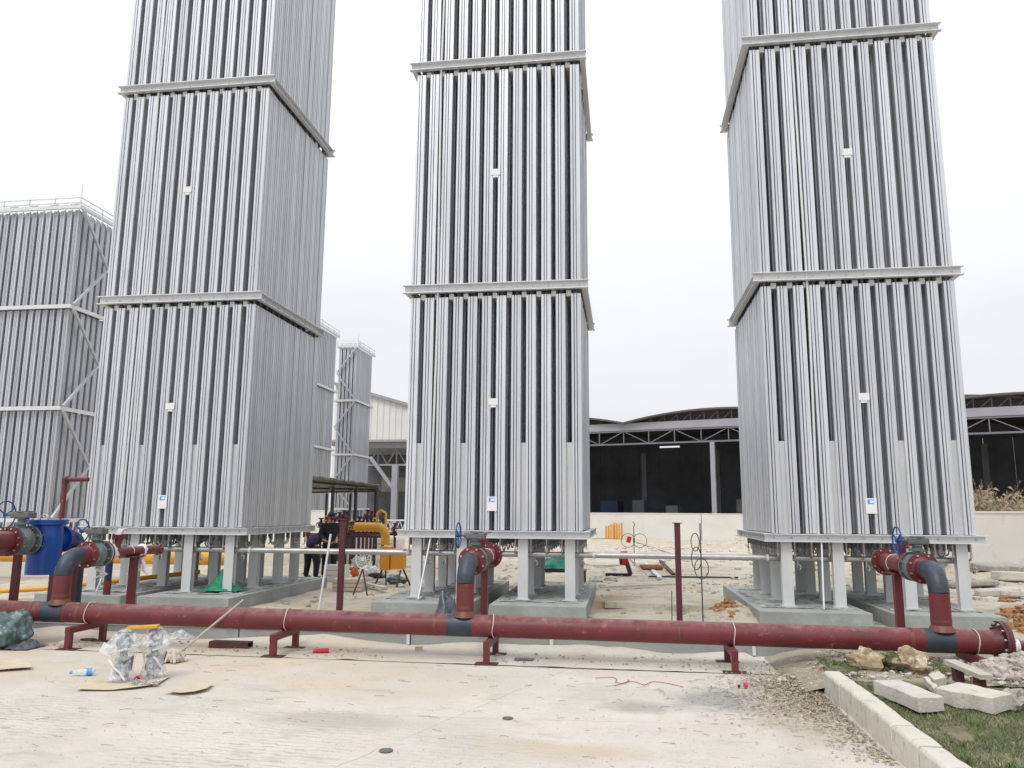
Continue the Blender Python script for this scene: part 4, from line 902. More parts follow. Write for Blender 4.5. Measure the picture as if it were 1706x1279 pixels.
for s, dx in ((1, .155), (-1, .195)): m = MB(); m.ball((dx*s, .05, .045), (.06, .15, .055), 2); m.obj('shoe', 'rubber', t, world=False)
hand(t, (.19, .50, .68), (-.1, .5, -.8)); hand(t, (-.17, .50, .68), (.1, .5, -.8))

# ------------------------------------------------------------------ yellow pipe, box, wheel and works behind
t = thing('yellow_elbow_pipe', (-7, 21, 0), 'thick yellow pipe with elbow dropping to the ground by the middle tower', 'pipe')
ya = AY(592, 878, 18.2); yb = AY(640, 876, 18.2); yz = ya.z
m = MB(); m.tube([(ya.x, 18.2, yz), (yb.x-.16, 18.2, yz)], .105, 18); m.obj('pipe_length', 'yellow', t)
m = MB(); m.tube([(yb.x-.16, 18.2, yz)]+[(yb.x-.16+.2*math.sin(a), 18.2, yz-.2*(1-math.cos(a))) for a in [PI/2*q/6 for q in range(1, 7)]], .108, 18); m.obj('elbow', 'yellow', t)
m = MB(); m.tube([(yb.x+.04, 18.2, yz-.2), (yb.x+.04, 18.2, .95)], .105, 18); m.obj('drop', 'yellow', t)
m = MB(); m.lathe((yb.x+.04, 18.2, .93), (0, 0, 1), [(0, .1), (0, .16), (.04, .16), (.04, .1)], 18); m.obj('flange', 'yellow', t)
m = MB(); m.tube([(yb.x-.2, 18.25, yz+.09), (yb.x-.2, 18.25, yz+.32), (yb.x-.1, 18.25, yz+.4), (yb.x+.02, 18.25, yz+.32), (yb.x+.02, 18.25, yz+.05)], .03, 8); m.obj('bypass_loop', 'yellow', t)
t = thing('yellow_meter_box', (0, 0, 0), 'orange-yellow steel box on thin legs, left of the middle tower', 'box')
t.location = (yb.x+.2, 17.4, 0); t['_w'] = list(t.location)
x0 = AY(636, 930, 17.4).x; x1 = AY(652, 930, 17.4).x; x2 = AY(673, 930, 17.4).x; zt = AY(650, 913, 17.4).z; zb = AY(650, 948, 17.4).z
m = MB(); m.box(x0, x1-.006, 17.25, 17.6, zb-.02, zt+.03); bevel(m.obj('cabinet', 'orange', t), .01)
m = MB(); m.box(x1+.006, x2, 17.3, 17.6, zb, zt-.02); bevel(m.obj('door_panel', 'orange', t), .01)
for a, b in (((x0+.05, 17.3), (x0-.08, 17.1)), ((x2-.05, 17.35), (x2-.1, 17.2)), ((x0+.05, 17.55), (x0, 17.8)), ((x2-.05, 17.55), (x2+.06, 17.8))):
    m = MB(); m.bar((*a, zb-.02), (*b, .03), .03); m.obj('leg', 'steeld', t)
# white fan wheel
t = thing('spoked_wheel', (0, 0, 0), 'white round wire wheel with many spokes leaning among tools, beside the dark red post', 'wheel')
wc = AY(605, 932, 15.6); t.location = (wc.x, 15.6, 0); t['_w'] = list(t.location)
m = MB(); ring = [wc+Vector((math.cos(2*PI*k/24)*.155, 0, math.sin(2*PI*k/24)*.19)) for k in range(25)]; m.tube(ring, .012, 6, False); m.obj('rim', 'white', t)
for k in range(16):
    a = 2*PI*k/16; m = MB(); m.tube([wc, wc+Vector((math.cos(a)*.155, 0, math.sin(a)*.19))], .006, 5); m.obj('spoke', 'white', t)
m = MB(); m.lathe(wc, (0, -1, 0), [(0, .035), (.03, .035), (.03, 0)], 12); m.obj('hub', 'white', t)
m = MB(); m.bar(wc-Vector((0, 0, .19)), (wc.x-.15, 15.5, .03), .025); m.bar(wc-Vector((0, 0, .19)), (wc.x+.15, 15.5, .03), .025); m.obj('stand', 'steeld', t)
def crate(px, py, w_, d_, h, mt, label, rz=0, cat='box', name='wooden_box', z=0):
    p = G(px, py); zz = z+yard_z(p.x, p.y)*(1 if p.y > 10.3 else 0)
    t = thing(name, (p.x, p.y+d_/2, zz), label, cat, None, rz)
    for q in range(3):
        m = MB(); m.box(-w_/2, w_/2, -d_/2, -d_/2+.02, h*q/3+.005, h*(q+1)/3-.005); m.obj('side_board', mt, t, world=False)
    for q in range(3):
        m = MB(); m.box(-w_/2+w_*q/3+.005, -w_/2+w_*(q+1)/3-.005, -d_/2+.021, d_/2, h-.03, h-.008); m.obj('lid_board', mt, t, world=False)
    m = MB(); m.box(-w_/2, -w_/2+.02, -d_/2+.021, d_/2, 0, h-.031); m.box(w_/2-.02, w_/2, -d_/2+.021, d_/2, 0, h-.031); m.box(-w_/2+.021, w_/2-.021, d_/2-.02, d_/2, 0, h-.031); m.obj('shell', mt, t, world=False)
    return t
crate(575, 988, .62, .5, .26, 'tan', 'low brown wooden crate behind the pipeline, below the spoked wheel', .1)
crate(555, 972, .5, .4, .38, 'bwhite', 'white slatted box behind the dark red post near the workers', 0)
p = G(590, 978); tag(MB().ball((p.x, p.y, .32), (.09, .08, .10), 3, .4, 2.2, 9).obj('orange_sack', mat('orange_cloth', (.62, .12, .02), .8)), 'orange sack on the tool pile beside the dark red post', 'sack')
# assorted pipework behind (small valves under the canopy)
def manifold(px, y, label, seed, mt='dkred', n=4):
    rnd = random.Random(seed); b = AY(px, 885, y); t = thing('gas_manifold', (b.x, y, 0), label, 'pipework', 'small pipe manifolds under the canopy')
    m = MB(); m.tube([(b.x-.8, y, .95), (b.x+.8, y, .95)], .06, 10); m.obj('header', mt, t)
    for k in range(n):
        x = b.x-.65+1.3*k/(n-1); h = rnd.uniform(1.2, 1.75)
        m = MB(); m.tube([(x, y, .0), (x, y, h)], .045, 10); m.obj('upright', rnd.choice((mt, 'steeld', 'dkred')), t)
        m = MB(); m.ball((x, y-.02, h-.2), .11, 1); m.lathe((x, y, h-.02), (0, 0, 1), [(0, .05), (0, .09), (.04, .09), (.04, 0)], 10); m.obj('small_valve', rnd.choice(('steeld', 'valve', 'yellow', 'dkred')), t)
        m = MB(); handwheel(m, (x, y-.16, h-.2), (0, -1, .1), .09, .012); m.obj('handwheel', rnd.choice(('dkred', 'steeld')), t)
manifold(545, 24.5, 'dark red manifold under the left end of the canopy, behind the workers', 1)
manifold(575, 26.0, 'brown and yellow manifold behind the dark red post', 5, 'steeld')
manifold(605, 24.0, 'dark red and yellow manifold under the canopy, above the spoked wheel', 2, 'dkred', 6)
manifold(628, 26.5, 'dark pipework with yellow valve at the right end of the canopy', 3)

for (px, py, h, mt, nm, lb, ct) in ((612, 962, .22, 'white', 'plastic_sack', 'white sack on the sand under the spoked wheel', 'sack'), (660, 975, .16, 'tarpg', 'tool_heap', 'dark green heap beside the left leg of the middle tower', 'heap'),
        (628, 966, .12, 'rust', 'scrap_heap', 'small rusty scrap heap under the orange-yellow box', 'heap'), (598, 950, .26, 'wood', 'rope_heap', 'grey coiled hose heap behind the spoked wheel', 'hose')):
    p = G(px, py); m = MB(); m.ball((p.x, p.y, h*.6), (.22, .16, h*.8), 3, .7, 2.4, px, False); tag(m.obj(nm, mt), lb, ct)
for k, (a, b, mt, lb) in enumerate((((576, 985), (655, 972), 'wood', 'grey timber on the sand left of the middle tower plinth'), ((590, 976), (640, 990), 'kerbcut', 'pale board crossing the grey timber left of the middle tower'), ((585, 958), (625, 952), 'dkred', 'dark red bar lying behind the spoked wheel'))):
    a = G(*a); b = G(*b); tag(MB().bar((a.x, a.y, .08+.03*k), (b.x, b.y, .10+.03*k), .12, .04).obj('metal_bar' if k == 2 else 'timber', mt), lb, 'bar' if k == 2 else 'timber')
# ------------------------------------------------------------------ middle yard between towers
t = thing('cutting_machine', (0, 0, 0), 'red pipe cutting machine with black wheel on dark feet, seen below the silver pipe', 'machine')
c = G(1043, 962); t.location = (c.x, c.y, .03); t['_w'] = [c.x, c.y, .03]
m = MB(); m.lathe((-.12, -.12, .48), (1, .15, 0), [(0, 0), (0, .19), (.16, .19), (.16, 0)], 20); m.obj('motor', 'redobj', t, world=False)
m = MB(); m.lathe((-.16, -.13, .44), (1, .15, 0), [(0, .03), (0, .13), (.035, .13), (.035, .03)], 20); m.obj('black_wheel', 'rubber', t, world=False)
m = MB(); m.bar((0, 0, .45), (.12, 0, .05), .14, .12); m.obj('frame', 'steeld', t, world=False)
m = MB(); m.box(-.55, .15, -.1, .1, 0, .07); m.obj('base', 'navycl', t, world=False)
m = MB(); m.bar((.1, 0, .45), (.55, .1, .05), .05, .04); m.obj('arm', 'frame', t, world=False)
rpc = G(1085, 955); t = thing('rusty_pipe_piece', (rpc.x, rpc.y, .05), 'short rusty pipe offcut lying on the sand right of the red machine', 'pipe offcut')
m = MB(); m.tube([(-.33, 0, .11), (.33, .05, .11)], .085, 16, False); m.tube([(.33, .05, .11), (-.33, 0, .11)], .072, 16, False)
m.obj('tube_wall', 'rustl', t, world=False)
# upright pump with hook (wheel cart)
t = thing('gas_trolley', (0, 0, 0), 'thin wire trolley with two round hoops and a hooked top rod, near the far wall', 'trolley')
c = G(1057, 945); t.location = (c.x, c.y, .02); t['_w'] = [c.x, c.y, .02]
for sx2 in (-.16, .16):
    m = MB(); ring = [Vector((sx2*1.2+math.cos(2*PI*k/20)*.22, 0, .82+math.sin(2*PI*k/20)*.22)) for k in range(21)]; m.tube(ring, .010, 6, False); m.obj('hoop', 'bwire', t, world=False)
m = MB(); m.tube([(0, 0, 0), (0, 0, 1.25), (.03, 0, 1.36), (-.03, 0, 1.42)], .015, 6); m.obj('hook_rod', 'bwire', t, world=False)
m = MB(); m.obox((-.16, 0, .85), (.14, .1, .2), (0, .3, 0)); m.obj('red_bag', 'redobj', t, world=False)
# orange stack by the wall
for (px, lb, h) in ((1016, 'orange stacked boards by the far wall, left stack', 1.0), (1030, 'yellow upright boards by the far wall, right stack', 1.15)):
    p = G(px, 899); t = thing('board_stack', (p.x, p.y, 0), lb, 'stack of boards', 'board stacks by the far wall')
    for q in range(4):
        m = MB(); m.box(-.3+.16*q, -.18+.16*q, 0, .3, 0, h*(.85+.15*random.random())); m.obj('board', 'orange' if (q+int(px)) % 2 else 'yellow', t, world=False)
# wire loops on thin rod next to post
pw = AY(1166, 872, 12.0); t = thing('cable_rod', (pw.x, 12.0, 0), 'thin steel rod with hanging loops of grey cable, right of the lone red post', 'rod')
m = MB(); m.tube([(pw.x, 12, 0), (pw.x, 12, pw.z)], .010, 6); m.obj('rod', 'steeld', t)
for q, (dx, w0, h0) in enumerate(((-.06, .06, .26), (-.05, .07, .33), (.02, .1, .3))):
    m = MB(); pts = [(pw.x+dx-.02+math.sin(a)*w0, 11.98-.01*q, 1.42-h0*.6*q-h0*(1-math.cos(a))/2) for a in [2*PI*k/18 for k in range(19)]]; m.tube(pts, .007, 5, False); m.obj('cable_loop', 'bwire', t)
pw = AY(1118, 985, 12.0); tag(MB().tube([(pw.x, 12, 0), (pw.x+.01, 12, pw.z)], .007, 5).obj('thin_rod', 'steeld'), 'thin grey rod standing left of the lone red post', 'rod')
pw = AY(551, 890, 12.3); tag(MB().tube([(pw.x-.12, 12.2, 0), (pw.x, 12.3, pw.z)], .018, 6).obj('steel_rod', 'frame'), 'slanting pale steel rod in front of the workers', 'rod')
# green sheets
def sheet(name, c, w_, d_, h, mt, label, seed, cat='sheet'):
    c = Vector(c)
    def fz(x, y):
        u = (x-c.x)/(w_/2); v = (y-c.y)/(d_/2); k = max(0, 1-(u*u+v*v)**.5) if u*u+v*v < 1 else 0
        return c.z+.012+h*k**.6*(.75+.6*fb(x, y, 6/w_*.5, seed))+.02*abs(fb(x, y, 8, seed))
    m = grid(c.x-w_/2, c.x+w_/2, c.y-d_/2, c.y+d_/2, 36, 30, fz)
    for i, v in enumerate(m.v): m.v[i] = v+Vector((.04*noise.noise(v*5+Vector((seed, 0, 0))), .04*noise.noise(v*5+Vector((0, seed, 0))), 0))
    return tag(m.obj(name, mt), label, cat)
p = G(372, 985, .28); sheet('green_sheet', (p.x, 13.4, .29), .7, .5, .30, 'green', 'dark green sheet draped on the left tower plinth', 4)
p = AY(930, 955, 18.5); sheet('green_net', (p.x, 18.5, .42), 1.0, .5, .42, 'cyan', 'bright green plastic net piled on the low dark red table behind the middle tower', 6)
t = thing('low_table', (p.x, 18.5, 0), 'low dark red steel table behind the middle tower under the green net', 'table')
m = MB(); m.box(p.x-.9, p.x+.65, 18.15, 18.85, .36, .41); m.obj('table_top', 'dkred', t)
for a in (-.85, .6):
    for b in (18.2, 18.8): m = MB(); m.box(p.x+a-.03, p.x+a+.03, b-.03, b+.03, .0, .36); m.obj('leg', 'dkred', t)
p = G(826, 985); sheet('dark_tarp', (p.x+.12, 12.05, .0), .5, .7, .55, 'tarpd', 'dark tarpaulin heap behind the pipeline right of the middle riser', 8)

# ------------------------------------------------------------------ foreground objects
def wrapped_valve(px, py, label, seed, tilt=0):
    p = G(px, py); t = thing('wrapped_valve', (p.x, p.y, 0), label, 'wrapped valve', 'valves wrapped in plastic film', tilt)
    m = MB(); m.lathe((0, 0, .01), (0, 0, 1), [(0, 0), (0, .085), (.02, .085), (.02, .05), (.06, .07), (.11, .085), (.16, .07), (.2, .05), (.2, .075), (.225, .075), (.225, .04), (.28, .035), (.3, .06), (.33, .06), (.33, .04)], 20)
    m.obj('lower_body', 'valve', t, world=False)
    m = MB(); m.lathe((0, 0, .34), (0, 0, 1), [(0, .04), (0, .07), (.03, .075), (.08, .07), (.10, .05), (.13, .075), (.15, .075), (.15, 0)], 20); m.obj('upper_body', 'valve', t, world=False)
    m = MB(); m.tube([(.08, -.02, .12), (.10, -.04, .25), (.03, -.09, .20)], .016, 6); m.obj('side_arm', 'gear', t, world=False)
    m = MB(); vs, fs = ico(4)
    out = []
    for v in vs:
        k = 1+.28*noise.noise(v*2.6+Vector((seed, 0, 0)))+.12*noise.noise(v*7+Vector((seed, 4, 0)))+.16*abs(noise.noise(Vector((v.x*9, v.y*9, v.z*3+seed))))
        z = .25+v.z*.27; rr = .115*(1.25-.9*z)*k if z < .5 else .1*k
        rr = (.13-.07*abs(math.sin(z*9)))*k+.03
        q = math.sqrt(max(0, 1-v.z*v.z))
        h = Vector((v.x, v.y, 0)); h = h.normalized() if h.length > .01 else h
        out.append(h*rr*min(1, q*1.6)+Vector((0, 0, max(.006, z))))
    m.add(out, fs, False); m.obj('plastic_film', 'film', t, world=False)
    for (a, b) in (((-.10, -.10, .30), (.10, -.10, .34)), ((-.10, -.12, .24), (.07, -.13, .04))):
        a = Vector(a); b = Vector(b); m = MB(); pts = [a.lerp(b, q/6)+Vector((0, -.012*math.sin(q), .006*math.sin(q*2.1))) for q in range(7)]; m.tube(pts, [.009, .012, .010, .013, .010, .012, .007], 5); m.obj('tape_strap', 'white', t, world=False)
    return t
wrapped_valve(202, 1137, 'left of the two valves wrapped in cloudy plastic film, under the yellow board', 3, .3)
wrapped_valve(254, 1131, 'right of the two valves wrapped in cloudy plastic film, under the yellow board', 11, 1.2)
pL = G(202, 1137); pR = G(254, 1131)
t = tag(MB().obox(((pL.x+pR.x)/2+.02, (pL.y+pR.y)/2, .522), (.30, .085, .028), (0, -.06, .25)).obj('yellow_board', 'yellow'), 'bright yellow short board lying across the two wrapped valves', 'board'); bevel(t, .003)
# paper tag
tag(MB().obox((pL.x-.13, pL.y-.10, .33), (.10, .006, .10), (.2, .5, .2)).obj('paper_tag', 'paper'), 'white paper tag hanging on the left wrapped valve', 'paper tag')
# cardboard under
def flat(name, pts, z, mt, label, cat, curl=.0, seed=0, th=.004):
    c = sum((Vector(p) for p in pts), Vector())/len(pts); m = MB(); n = len(pts); top = []
    for p in pts: top.append(Vector((p[0], p[1], z+th+curl*(.5+.5*noise.noise(Vector((p[0]*5, p[1]*5, seed)))))))
    cc = Vector((c.x, c.y, z+th+curl*.2)); vs = top+[cc]+[v-Vector((0, 0, th)) for v in top]
    m.add(vs, [(i, (i+1) % n, n) for i in range(n)]+[(n+1+i, n+1+(i+1) % n, (i+1) % n, i) for i in range(n)]); return tag(m.obj(name, mt), label, cat)
flat('cardboard_sheet', [G(128, 1152), G(160, 1152), G(185, 1152), G(225, 1149), G(262, 1143), G(283, 1130), G(270, 1122), G(215, 1126), G(170, 1134), G(140, 1142)], .004, 'tan', 'tan cardboard sheet under the two wrapped valves', 'cardboard', .025, 2)
flat('cardboard_scrap', [G(275, 1157), G(300, 1160), G(325, 1158), G(345, 1153), G(355, 1143), G(340, 1142), G(305, 1148)], .004, 'tan', 'loose tan cardboard scrap to the right of the wrapped valves', 'cardboard', .05, 5)
flat('cardboard_sheet', [G(-20, 1122), G(25, 1119), G(54, 1117), G(45, 1106), G(20, 1103), G(-20, 1105)], .004, 'tan', 'cardboard sheet at the left edge of the photo in front of the tarp', 'cardboard', .06, 8)
p = G(228, 1134); t = tag(MB().obox((p.x, p.y, .03), (.11, .05, .03), (0, 0, .3)).obj('red_tape_roll', 'redobj'), 'small red tool lying between the two wrapped valves', 'tool'); bevel(t, .01)
m = MB(); rnd = random.Random(4)
for q in range(40):
    p = G(218+rnd.uniform(0, 46), 1143+rnd.uniform(-3.5, 2.5)); m.lathe((p.x, p.y, .014+.012*rnd.random()), (rnd.uniform(-1, 1), rnd.uniform(-1, 1), .3), [(0, 0), (0, .012), (.02, .012), (.02, .006), (.05, .006), (.05, 0)], 6)
stuff(tag(m.obj('loose_bolts', 'bolt'), 'heap of loose silver bolts on the cardboard by the wrapped valves', 'bolts'))
# bottle
p = G(136, 1126); t = thing('plastic_bottle', (p.x, p.y, .0), 'clear plastic water bottle with blue label lying on the concrete', 'bottle', None, .35)
m = MB(); m.lathe((-.10, 0, .036), (1, 0, 0), [(0, 0), (0, .012), (.02, .014), (.06, .033), (.10, .034), (.16, .032), (.22, .034), (.225, .026), (.225, 0)], 18); m.obj('bottle_body', 'pet', t, world=False)
m = MB(); m.lathe((-.115, 0, .036), (1, 0, 0), [(0, 0), (0, .0155), (.022, .0155), (.022, 0)], 14); m.obj('cap', 'labelblue', t, world=False)
m = MB(); m.lathe((.05, 0, .036), (1, 0, 0), [(0, .0352), (.05, .0352)], 18); m.obj('label_band', 'labelblue', t, world=False)
# mop leaning on the pipe
a = G(284, 1103); t = thing('mop', (a.x, a.y, 0), 'old rag mop with long stick leaning against the red pipeline', 'mop')
e1 = Vector((AY(404, 1000, 9.2).x, 9.22, AY(404, 1000, 9.2).z))
b0 = Vector((a.x+.08, a.y+.05, .10)); m = MB(); m.tube([b0, e1], .014, 8); m.obj('stick', 'woodw', t)
m = MB(); m.ball((a.x+.02, a.y, .06), (.13, .10, .075), 3, .6, 2.5, 4)
rnd = random.Random(3)
for q in range(34):
    an = rnd.uniform(0, 2*PI); l = rnd.uniform(.1, .2); s0 = Vector((a.x+.03, a.y, .13)); e = s0+Vector((math.cos(an)*l-.03, math.sin(an)*l*.8, -.115)); m.tube([s0, (s0+e)/2+Vector((0, 0, .035)), e], [.02, .022, .013], 5)
m.obj('mop_head', 'rag', t)
# tarp bundle
p = G(8, 1080); m = MB(); m.ball((p.x-.05, p.y+.05, .19), (.31, .28, .25), 5, .35, 2.0, 12)
for i, v in enumerate(m.v):
    a = math.atan2(v.y-p.y, v.x-p.x); q = v+(v-Vector((p.x, p.y, .15)))*(.22*abs(noise.noise(Vector((a*3.2, v.z*3, 1))))-.10+.10*noise.noise(Vector((a*9, v.z*6, 3))))+noise.noise_vector(v*16)*.018; q.z = max(.004, q.z); m.v[i] = q
tag(m.obj('tarp_bundle', 'tarpg'), 'crumpled grey-green tarpaulin bundle at the left edge under the pipeline', 'tarpaulin')
p = G(42, 1080); sheet('dark_plastic_sheet', (p.x-.02, p.y, 0), .38, .4, .12, 'tarpd', 'dark shiny plastic sheet beside the grey-green tarp bundle', 15)
# steel channel
c = G(381, 1081); t = thing('rusty_channel', (c.x, c.y+.05, .0), 'short rusty rectangular steel section on the ground under the pipeline', 'steel section')
m = MB(); m.box(-.26, .26, -.07, .07, .075, .082); m.box(-.26, .26, -.07, .07, .0, .007); m.box(-.26, .26, .063, .07, .0075, .0745); m.box(-.26, .26, -.07, -.063, .0075, .0745); m.obj('hollow_section', 'rust', t, world=False)
p = G(535, 1089); t = thing('red_canister', (p.x, p.y, 0), 'small red canister lying on the sand under the pipeline', 'canister', None, .45)
m = MB(); m.lathe((-.10, 0, .03), (1, 0, 0), [(0, 0), (0, .018), (.03, .028), (.19, .030), (.19, 0)], 14); m.obj('can', 'redobj', t, world=False)
m = MB(); m.lathe((-.125, 0, .03), (1, 0, 0), [(0, 0), (0, .012), (.024, .012)], 10); m.obj('nozzle', 'tan', t, world=False)
p = G(175, 1069); flat('round_plate', [(p.x+.02+.11*math.cos(2*PI*k/16)-.28, p.y+.03+.07*math.sin(2*PI*k/16), 0) for k in range(16)], .012, 'rust', 'rusty round plate lying on the sand left of the first pipe support', 'plate', .0, 1, .01)
p = G(108, 1078); tag(MB().ball((p.x, p.y, .035), (.09, .06, .045), 3, .5, 3, 6).obj('crumpled_rag', 'rag'), 'crumpled dirty rag at the foot of the leftmost pipe support', 'rag')
p = G(300, 1066); o = sheet('plastic_wrap', (p.x-.05, p.y+.1, .0), .45, .35, .13, 'film', 'heap of clear plastic wrap behind the mop head', 21, 'plastic wrap')
# small red cap
p = G(1240, 1147); t = thing('pink_cap', (p.x, p.y, 0), 'small bright pink cap lying on the concrete before the kerb', 'cap')
m = MB(); m.lathe((0, 0, .03), (1, .2, 0), [(0, 0), (0, .028), (.03, .028), (.03, 0)], 14); m.obj('cap_shell', 'pink', t, world=False)
m = MB(); m.lathe((-.06, 0, .018), (1, .1, 0), [(0, 0), (0, .016), (.02, .016), (.02, 0)], 10); m.obj('plug', 'rubber', t, world=False)
# red cable
pts = [(992, 1131), (1010, 1130), (1022, 1130), (1028, 1133), (1025, 1138), (1034, 1140), (1043, 1139), (1046, 1136), (1060, 1138), (1073, 1143), (1087, 1137), (1100, 1138), (1118, 1141), (1138, 1146)]
tag(MB().tube([G(*q)+Vector((0, 0, .008)) for q in pts], .0036, 6).obj('red_cable', 'cable'), 'thin red cable with a knot lying on the pale concrete', 'cable')
tag(MB().tube([G(1024, 1144)+Vector((0, 0, .008)), G(1036, 1141)+Vector((0, 0, .012)), G(1048, 1137)+Vector((0, 0, .010)), G(1046, 1134)+Vector((0, 0, .012))], .0045, 6).obj('cable_knot', 'cable'), 'short frayed end of red cable crossing the long red cable', 'cable')
# drain caps
for (px, py, r, lb) in ((643, 1252, .05, 'small dark round floor cap at the bottom of the photo'), (846, 1198, .045, 'small dark round floor cap right of the photo centre')):
    p = G(px, py); m = MB(); m.lathe((p.x, p.y, .004), (0, 0, 1), [(0, r), (.006, r), (.006, r*.75), (.004, r*.7), (.006, 0)], 18); tag(m.obj('floor_cap', 'gear'), lb, 'floor cap', 'small round floor caps')
p = G(873, 1101); tag(MB().box(p.x-.11, p.x+.11, p.y-.05, p.y+.07, .012, .02).obj('drain_plate', 'gear'), 'small grey rectangular plate on the sand right of the middle support', 'plate')
p = G(697, 1086); t = tag(MB().box(p.x-.04, p.x+.04, p.y-.02, p.y+.05, .004, .06).obj('wood_offcut', 'tan'), 'small tan wood offcut on the sand below the pipeline', 'wood offcut')

# red small pipes at right of the end flange
PZ = pz(END)
t = thing('small_red_pipe', (4.6, PY, .4), 'thinner red pipe leaving the end flange towards the right edge', 'pipe')
m = MB(); m.tube([(END+.14, PY, PZ-.03), (6.6, PY+.0, PZ-.03)], .058, 18); m.obj('pipe_length', 'red', t)
m = MB(); m.lathe((END+.14, PY, PZ-.03), (1, 0, 0), [(0, .14), (.03, .09), (.12, .066), (.12, .058)], 20); m.obj('reducer', 'gasket', t)
tag(MB().tube([(4.2, 9.75, .13), (6.8, 9.75, .13)], .04, 12).obj('lower_red_pipe', 'red'), 'thin red pipe low behind the rubble at the right edge', 'pipe')

# ------------------------------------------------------------------ right corner: slabs, rocks, planks, rubble
def slab(name, quad, h, z, mt, label, cat='concrete slab', rough=.008, seed=0):
    """quad: four ground points (front-left, front-right, back-right, back-left)"""
    A, B, C, D = [Vector((p.x, p.y, 0)) for p in quad]; m = MB(); nx, ny = 10, 4; vs = []
    for k, zz in enumerate((z, z+h)):
        for j in range(ny+1):
            for i in range(nx+1):
                u, v = i/nx, j/ny; p = (A*(1-u)+B*u)*(1-v)+(D*(1-u)+C*u)*v
                q = noise.noise_vector(Vector((p.x*8, p.y*8, zz*6+seed)))*rough; vs.append((p.x+q.x*1.5, p.y+q.y*1.5, zz+q.z))
    n = (nx+1)*(ny+1); w1 = nx+1
    fs = [(n+j*w1+i, n+j*w1+i+1, n+(j+1)*w1+i+1, n+(j+1)*w1+i) for j in range(ny) for i in range(nx)]
    fs += [(i, i+1, n+i+1, n+i) for i in range(nx)]+[(ny*w1+i+1, ny*w1+i, n+ny*w1+i, n+ny*w1+i+1) for i in range(nx)]
    fs += [(j*w1+nx, (j+1)*w1+nx, n+(j+1)*w1+nx, n+j*w1+nx) for j in range(ny)]+[((j+1)*w1, j*w1, n+j*w1, n+(j+1)*w1) for j in range(ny)]
    m.add(vs, fs); return bevel(tag(m.obj(name, mt), label, cat), .008)
zt = .27
slab('concrete_slab', [G(1455, 1133, zt), G(1530, 1163, zt), G(1572, 1161, zt), G(1500, 1132, zt)], .11, .16, 'kerbcut', 'pale concrete slab on the grass, the one nearer the kerb', seed=1)
slab('concrete_slab', [G(1557, 1145, zt), G(1653, 1164, zt), G(1687, 1155, zt), G(1597, 1136, zt)], .12, .15, 'kerbcut', 'pale rough-edged concrete slab on the grass, the one nearer the right edge', seed=2, rough=.014)
slab('concrete_fragment', [G(1538, 1128, .24), G(1555, 1146, .24), G(1562, 1144, .24), G(1546, 1127, .24)], .06, .18, 'kerbcut', 'small pale concrete fragment lying between the two slabs', seed=3)
slab('concrete_fragment', [G(1546, 1122, .25), G(1556, 1132, .25), G(1577, 1128, .25), G(1566, 1118, .25)], .07, .18, 'kerbcut', 'small grey-white concrete lump in front of the wooden plank', seed=4)
def rock(px, py, sz, mt, label, seed, z=.15, cat='rock', yv=None):
    p = G(px, py, z); m = MB(); m.ball((p.x, p.y+sz[1]*.6, z+sz[2]*.75), sz, 3, .75, 1.5, seed, False)
    for i, v in enumerate(m.v): m.v[i] = v+noise.noise_vector(v*14+Vector((seed, 0, 0)))*.012
    return tag(m.obj('rock', mt), label, cat)
rock(1448, 1117, (.155, .13, .11), 'rock', 'tan lumpy rock on the grass below the rightmost coating band, leftmost of three', 1)
rock(1489, 1118, (.09, .09, .085), 'moss', 'mossy dark rock squeezed between two tan rocks', 2)
rock(1520, 1120, (.15, .13, .115), 'rock', 'tan lumpy rock beside the wooden plank, rightmost of three', 3)
rock(1694, 1180, (.09, .09, .075), 'rockg', 'brown-grey rock at the right edge behind the slab', 5)
rock(1365, 1128, (.06, .06, .05), 'rock', 'small brown clod at the far end of the kerb', 6, .03)
t = thing('wooden_plank', (3.3, 8.9, .2), 'grey weathered plank resting on two short dark feet below the end flange', 'plank')
a = G(1582, 1105, .30); b = G(1644, 1126, .30)
m = MB(); m.bar((a.x, a.y, .315), (b.x, b.y, .285), .12, .04); m.obj('board', 'wood', t)
for q in (.22, .8):
    c = a.lerp(b, q); m = MB(); m.box(c.x-.04, c.x+.04, c.y-.04, c.y+.04, .16, .28); m.obj('foot', 'rust', t)
# pile of pinkish rubble
def heap(name, cx, cyv, rx, ry, h, n, smin, smax, mt, label, seed, cat, zf=lambda x, y: 0., sub=1):
    rnd = random.Random(seed); m = MB()
    for q in range(n):
        a = rnd.uniform(0, 2*PI); r = rnd.random()**.5; x = cx+math.cos(a)*r*rx; y = cyv+math.sin(a)*r*ry
        z = zf(x, y)+h*(1-r)**.8*rnd.uniform(.55, 1.05); s = rnd.uniform(smin, smax)
        m.ball((x, y, z+s*.3), (s*rnd.uniform(.7, 1.3), s*rnd.uniform(.7, 1.3), s*rnd.uniform(.5, .9)), sub, .6, 1.6, q, False)
    return stuff(tag(m.obj(name, mt), label, cat))
heap('rubble_heap', 3.98, 8.72, .62, .36, .24, 900, .018, .06, 'pgravel', 'pinkish rubble heap beside the plank below the end flange', 3, 'rubble', lambda x, y: .12)
heap('rubble_heap', 4.6, 8.3, .7, .5, .10, 600, .015, .05, 'gravel', 'loose rubble spread behind the slabs at the right edge', 9, 'rubble', lambda x, y: .14)
p = G(1690, 1040, .1); heap('ochre_clods', 6.05, 12.9, .55, 1.1, .42, 700, .03, .09, 'mud', 'heap of orange-brown clods beside the right plinth at the right edge', 5, 'soil heap')
heap('ochre_clods', 1.70, 13.6, .34, .9, .28, 420, .02, .075, 'mud', 'orange-brown clods against the left side of the right tower plinth', 6, 'soil heap')
